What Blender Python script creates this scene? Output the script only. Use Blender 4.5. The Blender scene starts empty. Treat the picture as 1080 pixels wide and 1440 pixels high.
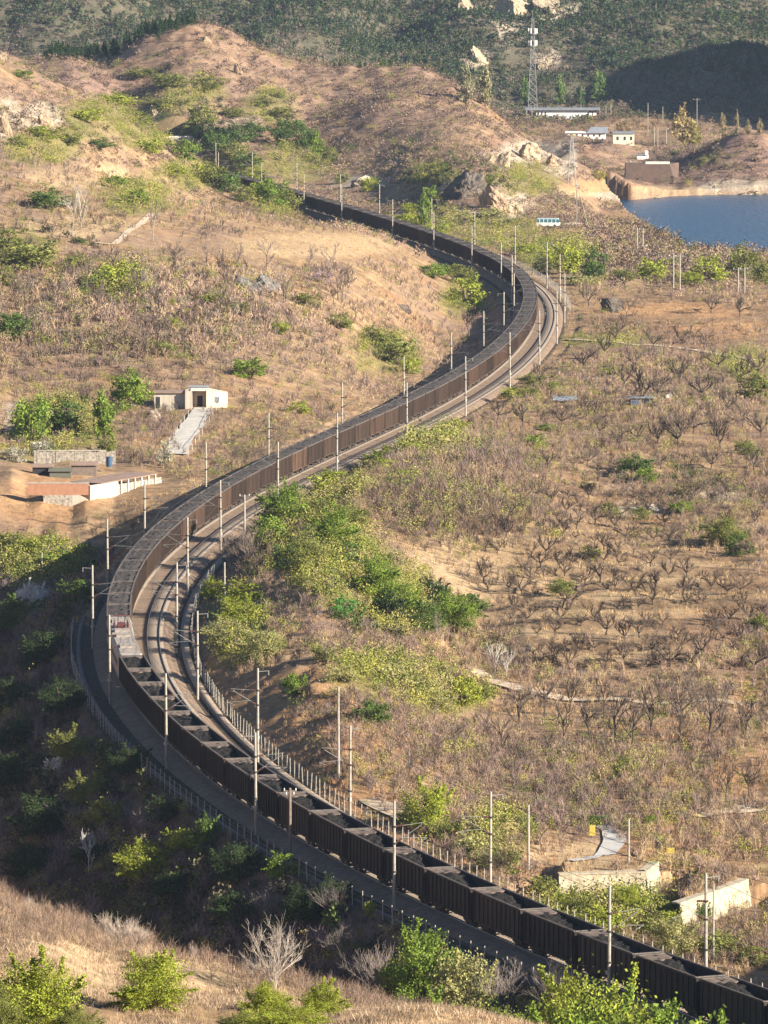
import bpy, math, random
import numpy as np
from mathutils import Vector, Matrix

# ------------------------------------------------------------------ camera, world, sun, exposure
SC = bpy.context.scene
COL = SC.collection
F_PX, HCAM = 9000.0, 100.0                       # focal length in pixels of a 1080 x 1440 frame, camera height above the rails
PITCH = math.atan(950 / 9000.0)
cam_data = bpy.data.cameras.new('camera')
cam_data.sensor_fit = 'VERTICAL'
cam_data.sensor_height = 36.0
cam_data.lens = F_PX / 1440.0 * 36.0
cam_data.clip_start = 1.0
cam_data.clip_end = 12000.0
cam = bpy.data.objects.new('camera', cam_data)
COL.objects.link(cam)
cam.location = (0, 0, HCAM)
cam.rotation_euler = (math.pi / 2 - PITCH, 0, 0)
SC.camera = cam

SUN_EL, SUN_AZ = math.radians(23.0), math.radians(118.0)   # azimuth clockwise from +Y (view direction): to the right, a little behind the viewer
world = bpy.data.worlds.new('World')
SC.world = world
world.use_nodes = True
wn = world.node_tree.nodes
sky = wn.new('ShaderNodeTexSky')
sky.sky_type = 'NISHITA'
sky.sun_disc = False
sky.sun_elevation = SUN_EL
sky.sun_rotation = SUN_AZ
sky.ozone_density = 4.0
sky.dust_density = 0.4
wn['Background'].inputs[1].default_value = 0.05
world.node_tree.links.new(sky.outputs[0], wn['Background'].inputs[0])
sun_data = bpy.data.lights.new('sun', 'SUN')
sun_data.energy = 5.0
sun_data.angle = math.radians(0.5)
sun_data.color = (1.0, 0.885, 0.715)
sun = bpy.data.objects.new('sun', sun_data)
COL.objects.link(sun)
sdir = Vector((math.sin(SUN_AZ) * math.cos(SUN_EL), math.cos(SUN_AZ) * math.cos(SUN_EL), math.sin(SUN_EL)))
sun.rotation_euler = sdir.to_track_quat('Z', 'Y').to_euler()
SC.view_settings.view_transform = 'Standard'
SC.view_settings.look = 'None'
SC.view_settings.exposure = 1.65
SC.view_settings.gamma = 1.0
SC.view_settings.use_curve_mapping = False
SC.render.engine = 'CYCLES'
SC.cycles.max_bounces = 5
SC.cycles.diffuse_bounces = 3
SC.cycles.glossy_bounces = 2
SC.cycles.transmission_bounces = 3
SC.cycles.transparent_max_bounces = 6
SC.cycles.volume_bounces = 0
SC.cycles.use_adaptive_sampling = True

random.seed(7)
RNG = np.random.default_rng(7)
CP, SP = math.cos(PITCH), math.sin(PITCH)

# ------------------------------------------------------------------ helpers
def ray(px, py):
    u = (px - 540) / F_PX
    v = (py - 720) / F_PX
    return u, CP - v * SP, -SP - v * CP
def at_z(px, py, z):
    dx, dy, dz = ray(px, py)
    t = (HCAM - z) / -dz
    return dx * t, dy * t, z
def at_y(px, py, Y):
    dx, dy, dz = ray(px, py)
    t = Y / dy
    return dx * t, Y, HCAM + dz * t
def proj(X, Y, Z):
    d = Z - HCAM
    f = Y * CP - d * SP
    v = -(d * CP + Y * SP)
    return 540 + F_PX * X / f, 720 + F_PX * v / f

def tag(o, label=None, cat=None, group=None, kind=None):
    if label: o['label'] = label
    if cat: o['category'] = cat
    if group: o['group'] = group
    if kind: o['kind'] = kind
    return o
def empty(name, loc=(0, 0, 0), rz=0.0):
    o = bpy.data.objects.new(name, None)
    COL.objects.link(o)
    o.location = loc
    o.rotation_euler = (0, 0, rz)
    o.empty_display_size = 0.3
    return o
def copy_tree(o, parent=None):
    c = o.copy()
    COL.objects.link(c)
    if parent is not None:
        c.parent = parent
    for ch in KIDS.get(o.name, []):
        k = copy_tree(ch, c)
        KIDS.setdefault(c.name, []).append(k)
    return c
KIDS = {}

def np_mesh(name, V, F, attrs=None, smooth=False):
    """V (n,3), F (m,k) -> mesh; attrs: {name: float (n,) or colour (n,3)}"""
    V = np.asarray(V, np.float32)
    F = np.asarray(F, np.int32)
    me = bpy.data.meshes.new(name)
    m, k = F.shape
    me.vertices.add(len(V)); me.vertices.foreach_set('co', V.ravel())
    me.loops.add(m * k); me.loops.foreach_set('vertex_index', F.ravel())
    me.polygons.add(m)
    me.polygons.foreach_set('loop_start', np.arange(0, m * k, k, dtype=np.int32))
    if smooth:
        me.polygons.foreach_set('use_smooth', np.ones(m, bool))
    for an, av in (attrs or {}).items():
        av = np.asarray(av, np.float32)
        if av.ndim == 1:
            a = me.attributes.new(an, 'FLOAT', 'POINT'); a.data.foreach_set('value', av)
        else:
            a = me.attributes.new(an, 'FLOAT_COLOR', 'POINT')
            a.data.foreach_set('color', np.c_[av, np.ones(len(av), np.float32)].astype(np.float32).ravel())
    me.update(calc_edges=True)
    return me
def link(name, me, mat=None, parent=None):
    o = bpy.data.objects.new(name, me)
    COL.objects.link(o)
    if mat is not None and not me.materials:
        me.materials.append(mat)
    if parent is not None:
        o.parent = parent
        KIDS.setdefault(parent.name, []).append(o)
    return o

class MB:
    """collects boxes, tubes and loose polygons; build() links them as ONE mesh object"""
    def __init__(s):
        s.v, s.f = [], []
    def add(s, vs, fs):
        b = len(s.v)
        s.v += [tuple(p) for p in vs]
        s.f += [tuple(i + b for i in q) for q in fs]
        return s
    def box(s, x0, x1, y0, y1, z0, z1, M=None):
        P = [(x, y, z) for z in (z0, z1) for y in (y0, y1) for x in (x0, x1)]
        if M is not None:
            P = [tuple(M @ Vector(p)) for p in P]
        return s.add(P, [(0, 2, 3, 1), (4, 5, 7, 6), (0, 1, 5, 4), (2, 6, 7, 3), (0, 4, 6, 2), (1, 3, 7, 5)])
    def tube(s, pts, rad, n=6, caps=True):
        pts = [Vector(p) for p in pts]
        if not isinstance(rad, (list, tuple)): rad = [rad] * len(pts)
        vs, fs = [], []
        for i, p in enumerate(pts):
            d = (pts[min(i + 1, len(pts) - 1)] - pts[max(i - 1, 0)]).normalized()
            up = Vector((0, 0, 1)) if abs(d.z) < 0.9 else Vector((1, 0, 0))
            a = d.cross(up).normalized(); b = d.cross(a).normalized()
            for k in range(n):
                t = 2 * math.pi * k / n
                vs.append(p + (a * math.cos(t) + b * math.sin(t)) * rad[i])
        for i in range(len(pts) - 1):
            for k in range(n):
                k2 = (k + 1) % n
                fs.append((i * n + k, i * n + k2, (i + 1) * n + k2, (i + 1) * n + k))
        if caps:
            fs.append(tuple(range(n - 1, -1, -1)))
            e = (len(pts) - 1) * n
            fs.append(tuple(e + k for k in range(n)))
        return s.add(vs, fs)
    def prism(s, poly, axis, a0, a1):
        """polygon in the plane normal to axis, extruded from a0 to a1"""
        n = len(poly)
        def P(q, a):
            return (a, q[0], q[1]) if axis == 0 else (q[0], a, q[1]) if axis == 1 else (q[0], q[1], a)
        vs = [P(q, a0) for q in poly] + [P(q, a1) for q in poly]
        fs = [tuple(range(n)), tuple(range(2 * n - 1, n - 1, -1))] + [(i, i + n, (i + 1) % n + n, (i + 1) % n) for i in range(n)]
        return s.add(vs, fs)
    def mesh(s, name):
        me = bpy.data.meshes.new(name)
        me.from_pydata(s.v, [], s.f)
        me.update()
        return me
    def build(s, name, mat=None, parent=None):
        return link(name, s.mesh(name), mat, parent)

# ---- materials
def new_mat(name):
    m = bpy.data.materials.new(name)
    m.use_nodes = True
    nt = m.node_tree
    return m, nt, nt.nodes, nt.links, nt.nodes['Principled BSDF']
def noise(nt, scale, detail=3, rough=0.6, coord=None):
    n = nt.nodes.new('ShaderNodeTexNoise')
    n.inputs['Scale'].default_value = scale
    n.inputs['Detail'].default_value = detail
    n.inputs['Roughness'].default_value = rough
    if coord is not None: nt.links.new(coord, n.inputs['Vector'])
    return n.outputs[0]
def ramp(nt, fac, stops):
    r = nt.nodes.new('ShaderNodeValToRGB')
    e = r.color_ramp.elements
    while len(e) < len(stops): e.new(0.5)
    for q, (p, c) in zip(e, stops):
        q.position = p
        q.color = (c[0], c[1], c[2], 1) if not isinstance(c, float) else (c, c, c, 1)
    nt.links.new(fac, r.inputs[0])
    return r.outputs[0]
def mixc(nt, fac, a, b, mode='MIX'):
    n = nt.nodes.new('ShaderNodeMix')
    n.data_type = 'RGBA'
    n.blend_type = mode
    for key, val in ((0, fac), (6, a), (7, b)):
        if hasattr(val, 'node'): nt.links.new(val, n.inputs[key])
        elif isinstance(val, (int, float)): n.inputs[key].default_value = val
        else: n.inputs[key].default_value = (val[0], val[1], val[2], 1)
    return n.outputs[2]
def attr(nt, name, vec=False):
    n = nt.nodes.new('ShaderNodeAttribute')
    n.attribute_name = name
    return n.outputs['Color'] if vec else n.outputs['Fac']
def math2(nt, op, a, b, clamp=False):
    n = nt.nodes.new('ShaderNodeMath'); n.operation = op; n.use_clamp = clamp
    for i, val in enumerate((a, b)):
        if hasattr(val, 'node'): nt.links.new(val, n.inputs[i])
        else: n.inputs[i].default_value = val
    return n.outputs[0]
def pm(name, c1, c2=None, scale=2.0, rough=0.8, metal=0.0, bump=0.0, vert_streak=False):
    """procedural two-tone material with mottling"""
    m, nt, N, L, B = new_mat(name)
    tc = N.new('ShaderNodeTexCoord').outputs['Object']
    if vert_streak:
        mp = N.new('ShaderNodeMapping'); mp.inputs['Scale'].default_value = (1, 1, 0.15)
        L.new(tc, mp.inputs[0]); tc = mp.outputs[0]
    nz = noise(nt, scale, 4, 0.65, tc)
    c2 = c2 or tuple(x * 0.7 for x in c1)
    L.new(ramp(nt, nz, [(0.35, c1), (0.68, c2)]), B.inputs['Base Color'])
    B.inputs['Roughness'].default_value = rough
    B.inputs['Metallic'].default_value = metal
    B.inputs['Specular IOR Level'].default_value = 0.3
    if bump:
        b = N.new('ShaderNodeBump'); b.inputs['Strength'].default_value = bump; b.inputs['Distance'].default_value = 0.1
        L.new(noise(nt, scale * 3, 4, 0.7, tc), b.inputs['Height']); L.new(b.outputs[0], B.inputs['Normal'])
    return m

# ---- numpy value noise
_perm = RNG.integers(0, 2 ** 31 - 1, 4096)
def vnoise(x, y, seed=0):
    xi = np.floor(x).astype(np.int64); yi = np.floor(y).astype(np.int64)
    xf = x - xi; yf = y - yi
    u = xf * xf * (3 - 2 * xf); v = yf * yf * (3 - 2 * yf)
    def h(a, b):
        k = (a * 73856093) ^ (b * 19349663) ^ (seed * 83492791)
        return (_perm[k & 4095] ^ (_perm[(k >> 12) & 4095])) % 65536 / 32767.5 - 1
    return (h(xi, yi) * (1 - u) + h(xi + 1, yi) * u) * (1 - v) + (h(xi, yi + 1) * (1 - u) + h(xi + 1, yi + 1) * u) * v
def fbm(x, y, scale, octs=4, seed=0, gain=0.5):
    s, a, out = 1.0 / scale, 1.0, 0
    for k in range(octs):
        out = out + a * vnoise(x * s + 17.3 * k, y * s - 9.1 * k, seed + k); a *= gain; s *= 2.03
    return out
def sstep(a, b, x):
    t = np.clip((x - a) / (b - a), 0, 1)
    return t * t * (3 - 2 * t)
# ------------------------------------------------------------------ track centre line (near curve to the left, long curve to the right)
_G = [82.5, 67.0, 54.98, 44.7, 35.06, 26.07, 17.73, 10.04, 3.0, -3.37, -9.1, -14.21, -18.7, -22.61, -25.94, -28.7, -30.88, -32.47, -33.47, -33.89, -33.74, -33.05, -31.85, -30.16, -28.02, -25.46, -22.5, -19.18, -15.55, -11.66, -7.61, -3.51, 0.52, 4.4, 8.04, 11.43, 14.55, 17.4, 19.98, 22.29, 24.35, 26.16, 27.71, 29.0, 30.01, 30.74, 31.14, 31.18, 30.79, 29.95, 28.63, 26.86, 24.67, 22.12, 19.26, 16.11, 12.71, 9.12, 5.39, 1.54, -2.4, -6.4, -10.46, -14.57, -18.74, -22.95, -27.22, -31.54, -35.91, -40.35, -44.84, -49.4, -53.6, -57.5, -61.2, -64.8, -68.3, -71.8, -75.2, -78.6]
_gy = np.arange(len(_G)) * 20.0 + 480 - 40
_gy = np.linspace(480 - 40, 480 - 40 + 20 * (len(_G) - 1), len(_G))
def catmull(y):
    i = np.clip(((y - _gy[0]) / 20.0).astype(int), 1, len(_G) - 3)
    t = (y - _gy[0]) / 20.0 - i
    g = np.asarray(_G)
    a, b, c, d = g[i - 1], g[i], g[i + 1], g[i + 2]
    return 0.5 * (2 * b + (c - a) * t + (2 * a - 5 * b + 4 * c - d) * t * t + (3 * b - a - 3 * c + d) * t ** 3)
TY = np.arange(462.0, 1975.0, 0.5)
TX = catmull(TY)
for _ in range(3):                                                   # take the last kinks out
    TX[20:-20] = np.convolve(TX, np.ones(41) / 41, 'same')[20:-20]
TS = np.r_[0, np.cumsum(np.hypot(np.diff(TX), np.diff(TY)))]
TS -= np.interp(480.0, TY, TS)
def trk(s, d=0.0):
    """point and unit tangent at arc length s, offset d to the right of travel away from the viewer"""
    s = np.clip(s, TS[0] + 2, TS[-1] - 2)
    x = np.interp(s, TS, TX); y = np.interp(s, TS, TY)
    x2 = np.interp(s + 1, TS, TX); y2 = np.interp(s + 1, TS, TY)
    x1 = np.interp(s - 1, TS, TX); y1 = np.interp(s - 1, TS, TY)
    tx, ty = x2 - x1, y2 - y1
    n = np.hypot(tx, ty); tx, ty = tx / n, ty / n
    return x + ty * d, y - tx * d, tx, ty
def s_at_y(y): return float(np.interp(y, TY, TS))
TSS = TS[::8]; TXX = TX[::8]; TYY = TY[::8]
def track_dist(X, Y):
    """(signed lateral offset, arc length) of points, by the nearest sample of the centre line"""
    X = np.asarray(X, float); Y = np.asarray(Y, float)
    sh = X.shape; X = X.ravel(); Y = Y.ravel()
    d = np.full(X.shape, 1e3); s = np.zeros(X.shape)
    near = np.nonzero((Y > 420) & (Y < 2010))[0]
    for c in range(0, len(near), 20000):
        k = near[c:c + 20000]
        q = (X[k, None] - TXX[None]) ** 2 + (Y[k, None] - TYY[None]) ** 2
        i = q.argmin(1)
        ss = TSS[i]
        x, y, tx, ty = trk(ss)
        al = (X[k] - x) * tx + (Y[k] - y) * ty
        x, y, tx, ty = trk(ss + np.clip(al, -3, 3))
        ss = ss + np.clip(al, -3, 3)
        al2 = (X[k] - x) * tx + (Y[k] - y) * ty
        dd = (X[k] - x) * ty - (Y[k] - y) * tx
        dd = np.where(np.abs(al2) > 3, np.sign(dd) * np.hypot(dd, al2), dd)
        d[k] = dd; s[k] = ss
    return d.reshape(sh), s.reshape(sh)

# ------------------------------------------------------------------ terrain: control points read off the valley, then earthworks, lake, terraces, noise
CTRL = []
def cz(*rows):
    for px, py, z in rows:
        x, y, z = at_z(px, py, z); CTRL.append((x, y, z))
def cy(*rows):
    for px, py, Y in rows:
        CTRL.append(at_y(px, py, Y))
def cw(*rows): CTRL.extend(rows)
# viewer's own hillside
cy((0, 1440, 232), (150, 1440, 236), (300, 1440, 242), (450, 1440, 250), (0, 1360, 258), (150, 1380, 262), (300, 1400, 264), (0, 1272, 292), (100, 1298, 288), (200, 1328, 284), (300, 1355, 281), (400, 1388, 277), (500, 1413, 274), (620, 1443, 270), (800, 1500, 266), (1000, 1560, 262), (-120, 1240, 296), (1200, 1600, 258), (-120, 1440, 228))
cw((-20, 120, 75), (0, 120, 75), (20, 120, 74), (-40, 180, 66), (0, 180, 64), (40, 180, 62))
# the ravine behind it
for a in (-0.09, -0.06, -0.03, 0.0, 0.03, 0.06, 0.09):
    cw((a * 325, 325, 30 - 60 * a), (a * 380, 380, 4), (a * 440, 440, -12))
cw((-45, 520, -22), (-30, 520, -21), (-15, 520, -19), (0, 500, -16), (10, 480, -14), (30, 470, -10), (-50, 600, -24), (-38, 600, -24), (-26, 600, -22), (-50, 680, -24), (-42, 700, -24), (-55, 760, -20), (-60, 820, -14))
# left of the near curve
cz((5, 845, -9), (60, 830, -8.5), (110, 800, -8), (40, 785, -6.5), (-60, 800, -8), (90, 770, -5))
cy((5, 748, 964), (60, 755, 962), (110, 748, 962), (0, 700, 974), (60, 692, 978), (20, 662, 990), (100, 712, 976), (140, 742, 964), (-80, 680, 976))
# platform with the walled yard, the slope up to the house and the orchard hill
cz((30, 690, -0.6), (130, 705, -0.6), (200, 690, -0.5), (240, 680, -0.4), (60, 655, 0.0), (150, 650, 0.0), (220, 645, 0.4), (10, 640, 1.0), (100, 628, 1.8), (255, 632, 0.8), (270, 600, 2.0), (280, 575, 3.0), (240, 573, 3.0), (320, 570, 3.0), (200, 580, 3.0), (350, 590, 1.6), (330, 640, 0.0))
cz((20, 600, 3.0), (100, 580, 4.2), (30, 540, 6.2), (160, 545, 5.2), (280, 535, 5.5))
cy((0, 500, 1132), (100, 500, 1134), (200, 500, 1136), (300, 500, 1140), (400, 500, 1160), (480, 490, 1185), (0, 440, 1172), (120, 440, 1175), (240, 440, 1180), (360, 440, 1195), (470, 440, 1225), (560, 455, 1270), (0, 380, 1218), (120, 385, 1218), (240, 390, 1222), (360, 395, 1232), (470, 390, 1275), (560, 400, 1330), (0, 330, 1262), (120, 335, 1268), (240, 340, 1280), (360, 345, 1300), (470, 350, 1345), (560, 365, 1400))
cz((430, 560, 1.6), (520, 520, 0.5), (400, 580, 1.5), (600, 480, -1.0), (640, 430, -1.0), (650, 400, -1.0), (630, 375, -0.8))
# its crest, and the hollow hidden behind
cy((0, 208, 1385), (60, 222, 1390), (130, 240, 1395), (200, 264, 1400), (250, 283, 1405), (300, 291, 1420), (400, 311, 1470), (475, 319, 1520), (540, 331, 1540), (560, 343, 1530), (-100, 190, 1380))
cw((-85, 1450, 23), (-60, 1460, 18), (-35, 1500, 8), (-15, 1570, 1.5), (-70, 1520, 14), (-45, 1580, 3), (-25, 1640, 0.5), (-66, 1620, 9))
# rocky spur at the upper left
cy((0, 215, 1500), (60, 232, 1520), (0, 165, 1600), (60, 170, 1620), (0, 75, 1720), (40, 92, 1725), (100, 120, 1735), (150, 143, 1742), (200, 172, 1750), (245, 205, 1742), (290, 236, 1735), (330, 252, 1728), (358, 268, 1715), (150, 200, 1640), (200, 230, 1650), (240, 252, 1665), (290, 268, 1690), (330, 276, 1695), (-90, 40, 1730))
cw((-125, 1830, 22), (-95, 1830, 16), (-70, 1840, 6), (-110, 1930, 14), (-85, 1930, 8))
# far hill behind the track
cy((300, 190, 1962), (300, 150, 1995), (300, 100, 2040), (300, 60, 2080), (250, 25, 2118), (290, 21, 2122), (330, 38, 2122), (370, 68, 2110), (400, 82, 2105), (200, 42, 2112), (200, 100, 2052), (200, 160, 1992), (200, 180, 1975), (100, 74, 2065), (100, 100, 2030), (55, 93, 2040), (0, 80, 2060), (-90, 60, 2060), (440, 88, 2092), (440, 150, 2032), (440, 200, 1982), (540, 86, 2082), (490, 87, 2090), (490, 130, 2045), (490, 180, 1990), (490, 215, 1940), (410, 130, 2045), (400, 190, 1975), (360, 130, 2030), (360, 190, 1970), (345, 215, 1945), (590, 160, 1990), (540, 150, 2006), (540, 205, 1935), (590, 100, 2066), (640, 118, 2042), (640, 160, 1975), (640, 205, 1868), (640, 233, 1770), (580, 230, 1840), (690, 245, 1748), (690, 160, 2015), (690, 200, 1925), (740, 186, 2000), (740, 206, 1975), (790, 212, 1992), (820, 226, 1985), (845, 240, 1985))
cz((440, 246, -0.3), (540, 270, -0.3), (600, 292, -0.5), (560, 300, -0.3), (730, 292, 0.6), (740, 240, 1.4), (780, 255, -2), (820, 262, -5), (700, 345, -0.6), (750, 318, -0.8), (800, 318, -1.0), (830, 318, -2.0), (780, 290, -1.2), (812, 290, -4.0), (845, 300, -12.4))
for a, z in ((-0.09, 25), (-0.055, 26), (-0.035, 28), (-0.02, 24), (-0.005, 18), (0.008, 12), (0.02, 4), (0.03, -4)):
    cw((a * 2190, 2190, z * 0.55), (a * 2300, 2300, z * 0.18 - 4))
# inside the near curve: cut face, mound, gully
cz((262, 850, -0.8), (290, 975, -0.6), (345, 1040, -0.6), (410, 1092, -0.6), (480, 1130, -0.6), (560, 1172, -0.8), (330, 880, 1.6), (340, 960, 2.4), (400, 1010, 2.9), (470, 1060, 2.2), (420, 930, 3.9), (500, 985, 3.2), (480, 1100, 0.4), (540, 1130, -0.4), (560, 1090, 0.4), (380, 860, 4.2), (450, 830, 6.0), (380, 750, 5.4), (450, 760, 6.6), (440, 700, 6.4), (400, 705, 4.0), (350, 760, 2.2), (500, 660, 5.0), (560, 700, 5.6), (500, 630, 2.6), (590, 620, 2.2), (650, 590, 1.4), (620, 650, 4.4), (680, 640, 3.4), (560, 800, 4.2), (620, 760, 4.4), (620, 850, 1.4), (660, 880, -0.8), (690, 905, -2.0), (560, 900, 2.4), (520, 940, 2.6), (600, 960, 0.2), (620, 1030, -0.6), (560, 1020, 1.4))
# orchard plateau and slopes on the other side of the line
cz((700, 560, 0.2), (800, 500, 0.0), (900, 480, 0.2), (1050, 480, 0.4), (800, 560, 0.4), (950, 560, 0.4), (1060, 580, 0.6), (760, 620, 1.2), (880, 635, 0.8), (1000, 640, 0.8), (1100, 560, 0.8), (1180, 620, 1.0), (780, 655, 1.0), (860, 690, 0.0), (960, 700, 0.2), (1060, 700, 0.4), (700, 700, 3.6), (760, 720, 3.0), (850, 740, 2.2), (960, 750, 2.2), (1070, 770, 2.2), (700, 780, 2.4), (800, 800, 1.6), (900, 810, 1.4), (1040, 830, 1.2), (740, 860, 0.4), (830, 870, 0.2), (940, 890, 0.0), (1060, 890, -0.2), (730, 920, -1.4), (820, 935, -1.8), (930, 940, -1.8), (1060, 945, -1.6), (700, 970, -2.8), (800, 990, -3.0), (920, 985, -3.0), (1060, 985, -2.6), (1180, 900, 0.5))
cz((700, 1040, -3.0), (800, 1060, -3.2), (920, 1060, -3.0), (1000, 1060, -2.2), (1060, 1050, -1.4), (1060, 1100, -3.2), (980, 1110, -3.4), (650, 1120, -1.6), (740, 1130, -2.4), (840, 1150, -3.0), (950, 1150, -3.4), (1060, 1150, -3.6), (640, 1190, -1.4), (720, 1200, -2.2), (800, 1215, -2.8), (900, 1212, -2.8), (980, 1235, -3.2), (1070, 1230, -3.6), (1180, 1150, -3.4), (1180, 1260, -3.6))
cz((700, 1240, -1.2), (780, 1275, -4.8), (860, 1290, -5.4), (920, 1300, -5.4), (1000, 1320, -5.6), (1060, 1320, -5.6), (1150, 1340, -5.6))
# the plain to the lake, red terraces
cz((820, 440, -0.4), (900, 415, -1.0), (1000, 415, -0.6), (1070, 400, -1.4), (950, 452, -0.2), (1060, 455, 0.0), (860, 395, -2.0), (950, 395, -2.6), (1060, 380, -3.6), (830, 370, -2.0), (855, 345, -6.0), (940, 376, -7.0), (1040, 382, -7.0), (1150, 390, -6.0), (800, 345, -1.4), (878, 316, -12.4), (922, 338, -12.6), (970, 361, -12.6), (1050, 366, -12.6), (1150, 368, -12.6))
# behind the lake: shore flat, station plain, mountain
for a in (0.03, 0.045, 0.06, 0.075):
    cw((a * 2045, 2045, -12.5), (a * 2100, 2100, -11.0), (a * 2250, 2250, -11.0), (a * 2400, 2400, -11.0), (a * 2520, 2520, -10.5))
cw((45, 2110, -11), (50, 2250, -11), (35, 2400, -11), (10, 2480, -9))
for a in (-0.09, -0.06, -0.03, 0.0, 0.02, 0.04, 0.06, 0.085):
    k = 8 if a < -0.02 else 0
    cw((a * 2570, 2570, -6 + k), (a * 2620, 2620, 4 + k), (a * 2680, 2680, 17 + k), (a * 2750, 2750, 35 + k), (a * 2900, 2900, 74), (a * 3150, 3150, 128), (a * 3500, 3500, 165), (a * 4200, 4200, 180))
CT = np.array(CTRL)
def xe(X, Y): return np.stack([F_PX * X / Y, 1150.0 * np.log(Y / 600.0)], -1)
_q = xe(CT[:, 0], CT[:, 1])
_r = np.sqrt(((_q[:, None] - _q[None]) ** 2).sum(-1) + 60.0)
_n = len(_q)
_A = np.zeros((_n + 3, _n + 3))
_A[:_n, :_n] = -_r + np.eye(_n) * 5.0
_A[:_n, _n] = 1; _A[:_n, n1 := _n + 1] = _q[:, 0] / 1000; _A[:_n, _n + 2] = _q[:, 1] / 1000
_A[_n:, :_n] = _A[:_n, _n:].T
_w = np.linalg.solve(_A, np.r_[CT[:, 2], 0, 0, 0])
def rbf(X, Y):
    p = xe(X, Y).reshape(-1, 2); out = np.empty(len(p))
    for c in range(0, len(p), 8000):
        b = p[c:c + 8000]
        r = np.sqrt(((b[:, None] - _q[None]) ** 2).sum(-1) + 60.0)
        out[c:c + 8000] = -r @ _w[:_n] + _w[_n] + b[:, 0] / 1000 * _w[_n + 1] + b[:, 1] / 1000 * _w[_n + 2]
    return out.reshape(np.shape(X))

LAKE_Z = -14.0
LAKE = [at_z(*q, LAKE_Z)[:2] for q in ((830, 277), (842, 286), (864, 298), (898, 313), (935, 332), (975, 352), (1020, 357), (1085, 359), (1250, 360), (1250, 273), (1085, 273), (1000, 274), (940, 276), (890, 281))]
def poly_sd(X, Y, poly):
    """signed distance to a polygon, negative inside"""
    best = np.full(X.shape, 1e9); inside = np.zeros(X.shape, bool)
    n = len(poly)
    for i in range(n):
        (x0, y0), (x1, y1) = poly[i], poly[(i + 1) % n]
        ex, ey = x1 - x0, y1 - y0
        t = np.clip(((X - x0) * ex + (Y - y0) * ey) / (ex * ex + ey * ey), 0, 1)
        best = np.minimum(best, np.hypot(X - x0 - t * ex, Y - y0 - t * ey))
        c = ((y0 > Y) != (y1 > Y)) & (X < (x1 - x0) * (Y - y0) / (y1 - y0 + 1e-12) + x0)
        inside ^= c
    return np.where(inside, -best, best)
def blob(X, Y, cx, cyy, rx, ry): return np.exp(-((X - cx) / rx) ** 2 - ((Y - cyy) / ry) ** 2)
def img_zone(X, Y, Z, rows):
    """soft patches of ground given by where they lie: centre and half-widths as seen, feathered"""
    px, py = proj(X, Y, Z)
    out = np.zeros(np.shape(X))
    for cx, cyy, rx, ry in rows:
        q = ((px - cx) / rx) ** 2 + ((py - cyy) / ry) ** 2
        out = np.maximum(out, np.clip(1.6 * (1 - q), 0, 1))
    return out

# grid: fan of columns, rows spaced by the same ratio
AA = np.r_[np.linspace(-0.19, -0.068, 60)[:-1], np.linspace(-0.068, 0.068, 420), np.linspace(0.068, 0.20, 70)[1:]]
LY = np.r_[np.log(np.linspace(100, 215, 24))[:-1], np.linspace(math.log(215), math.log(300), 260)[:-1], np.linspace(math.log(300), math.log(470), 130)[:-1], np.linspace(math.log(470), math.log(2900), 1500), np.log(np.linspace(2925, 5200, 60))]
ca = np.linspace(AA[0], AA[-1], 170); cl = np.linspace(LY[0], LY[-1], 420)
CAg, CLg = np.meshgrid(ca, cl)
_zc = rbf(CAg * np.exp(CLg), np.exp(CLg))
GA, GL = np.meshgrid(AA, LY)
GY = np.exp(GL); GX = GA * GY
def bil(Zg, av, lv, a, l):
    i = np.clip(np.searchsorted(av, a) - 1, 0, len(av) - 2); j = np.clip(np.searchsorted(lv, l) - 1, 0, len(lv) - 2)
    u = np.clip((a - av[i]) / (av[i + 1] - av[i]), 0, 1); v = np.clip((l - lv[j]) / (lv[j + 1] - lv[j]), 0, 1)
    return (Zg[j, i] * (1 - u) + Zg[j, i + 1] * u) * (1 - v) + (Zg[j + 1, i] * (1 - u) + Zg[j + 1, i + 1] * u) * v
GZ = bil(_zc, ca, cl, GA, GL)
# peninsula with its rocky shore, and the mountain flank outside the frame that shades the foot of the far slope
GZ += 15.5 * blob(GX, GY, 119, 2115, 21, 42)
GZ += 66 * blob(GX, GY, 345, 2480, 85, 150)
D, S = track_dist(GX, GY)
far_w = sstep(2450, 2650, GY)
hill_w = sstep(1880, 1980, GY) * (1 - sstep(2250, 2400, GY))
spur_w = sstep(1500, 1600, GY) * (1 - sstep(1860, 1920, GY)) * (1 - sstep(-60, -30, GX))
GZ += far_w * (fbm(GX, GY, 130, 4, 3) * 12 + fbm(GX, GY, 24, 3, 4) * 3.2) + hill_w * (fbm(GX, GY * 0.6, 26, 4, 5) * 2.3)
GZ += spur_w * fbm(GX, GY, 18, 3, 6) * 0.9
mid_w = sstep(470, 560, GY) * (1 - far_w)
GZ += mid_w * (fbm(GX, GY * 0.55, 22, 3, 8) * 0.55 + fbm(GX, GY * 0.5, 5, 3, 9) * 0.17)
fg_w = 1 - sstep(300, 330, GY)
GZ += fg_w * (fbm(GX, GY, 7, 4, 10) * 0.35 + fbm(GX, GY, 1.2, 2, 11) * 0.07)
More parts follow.
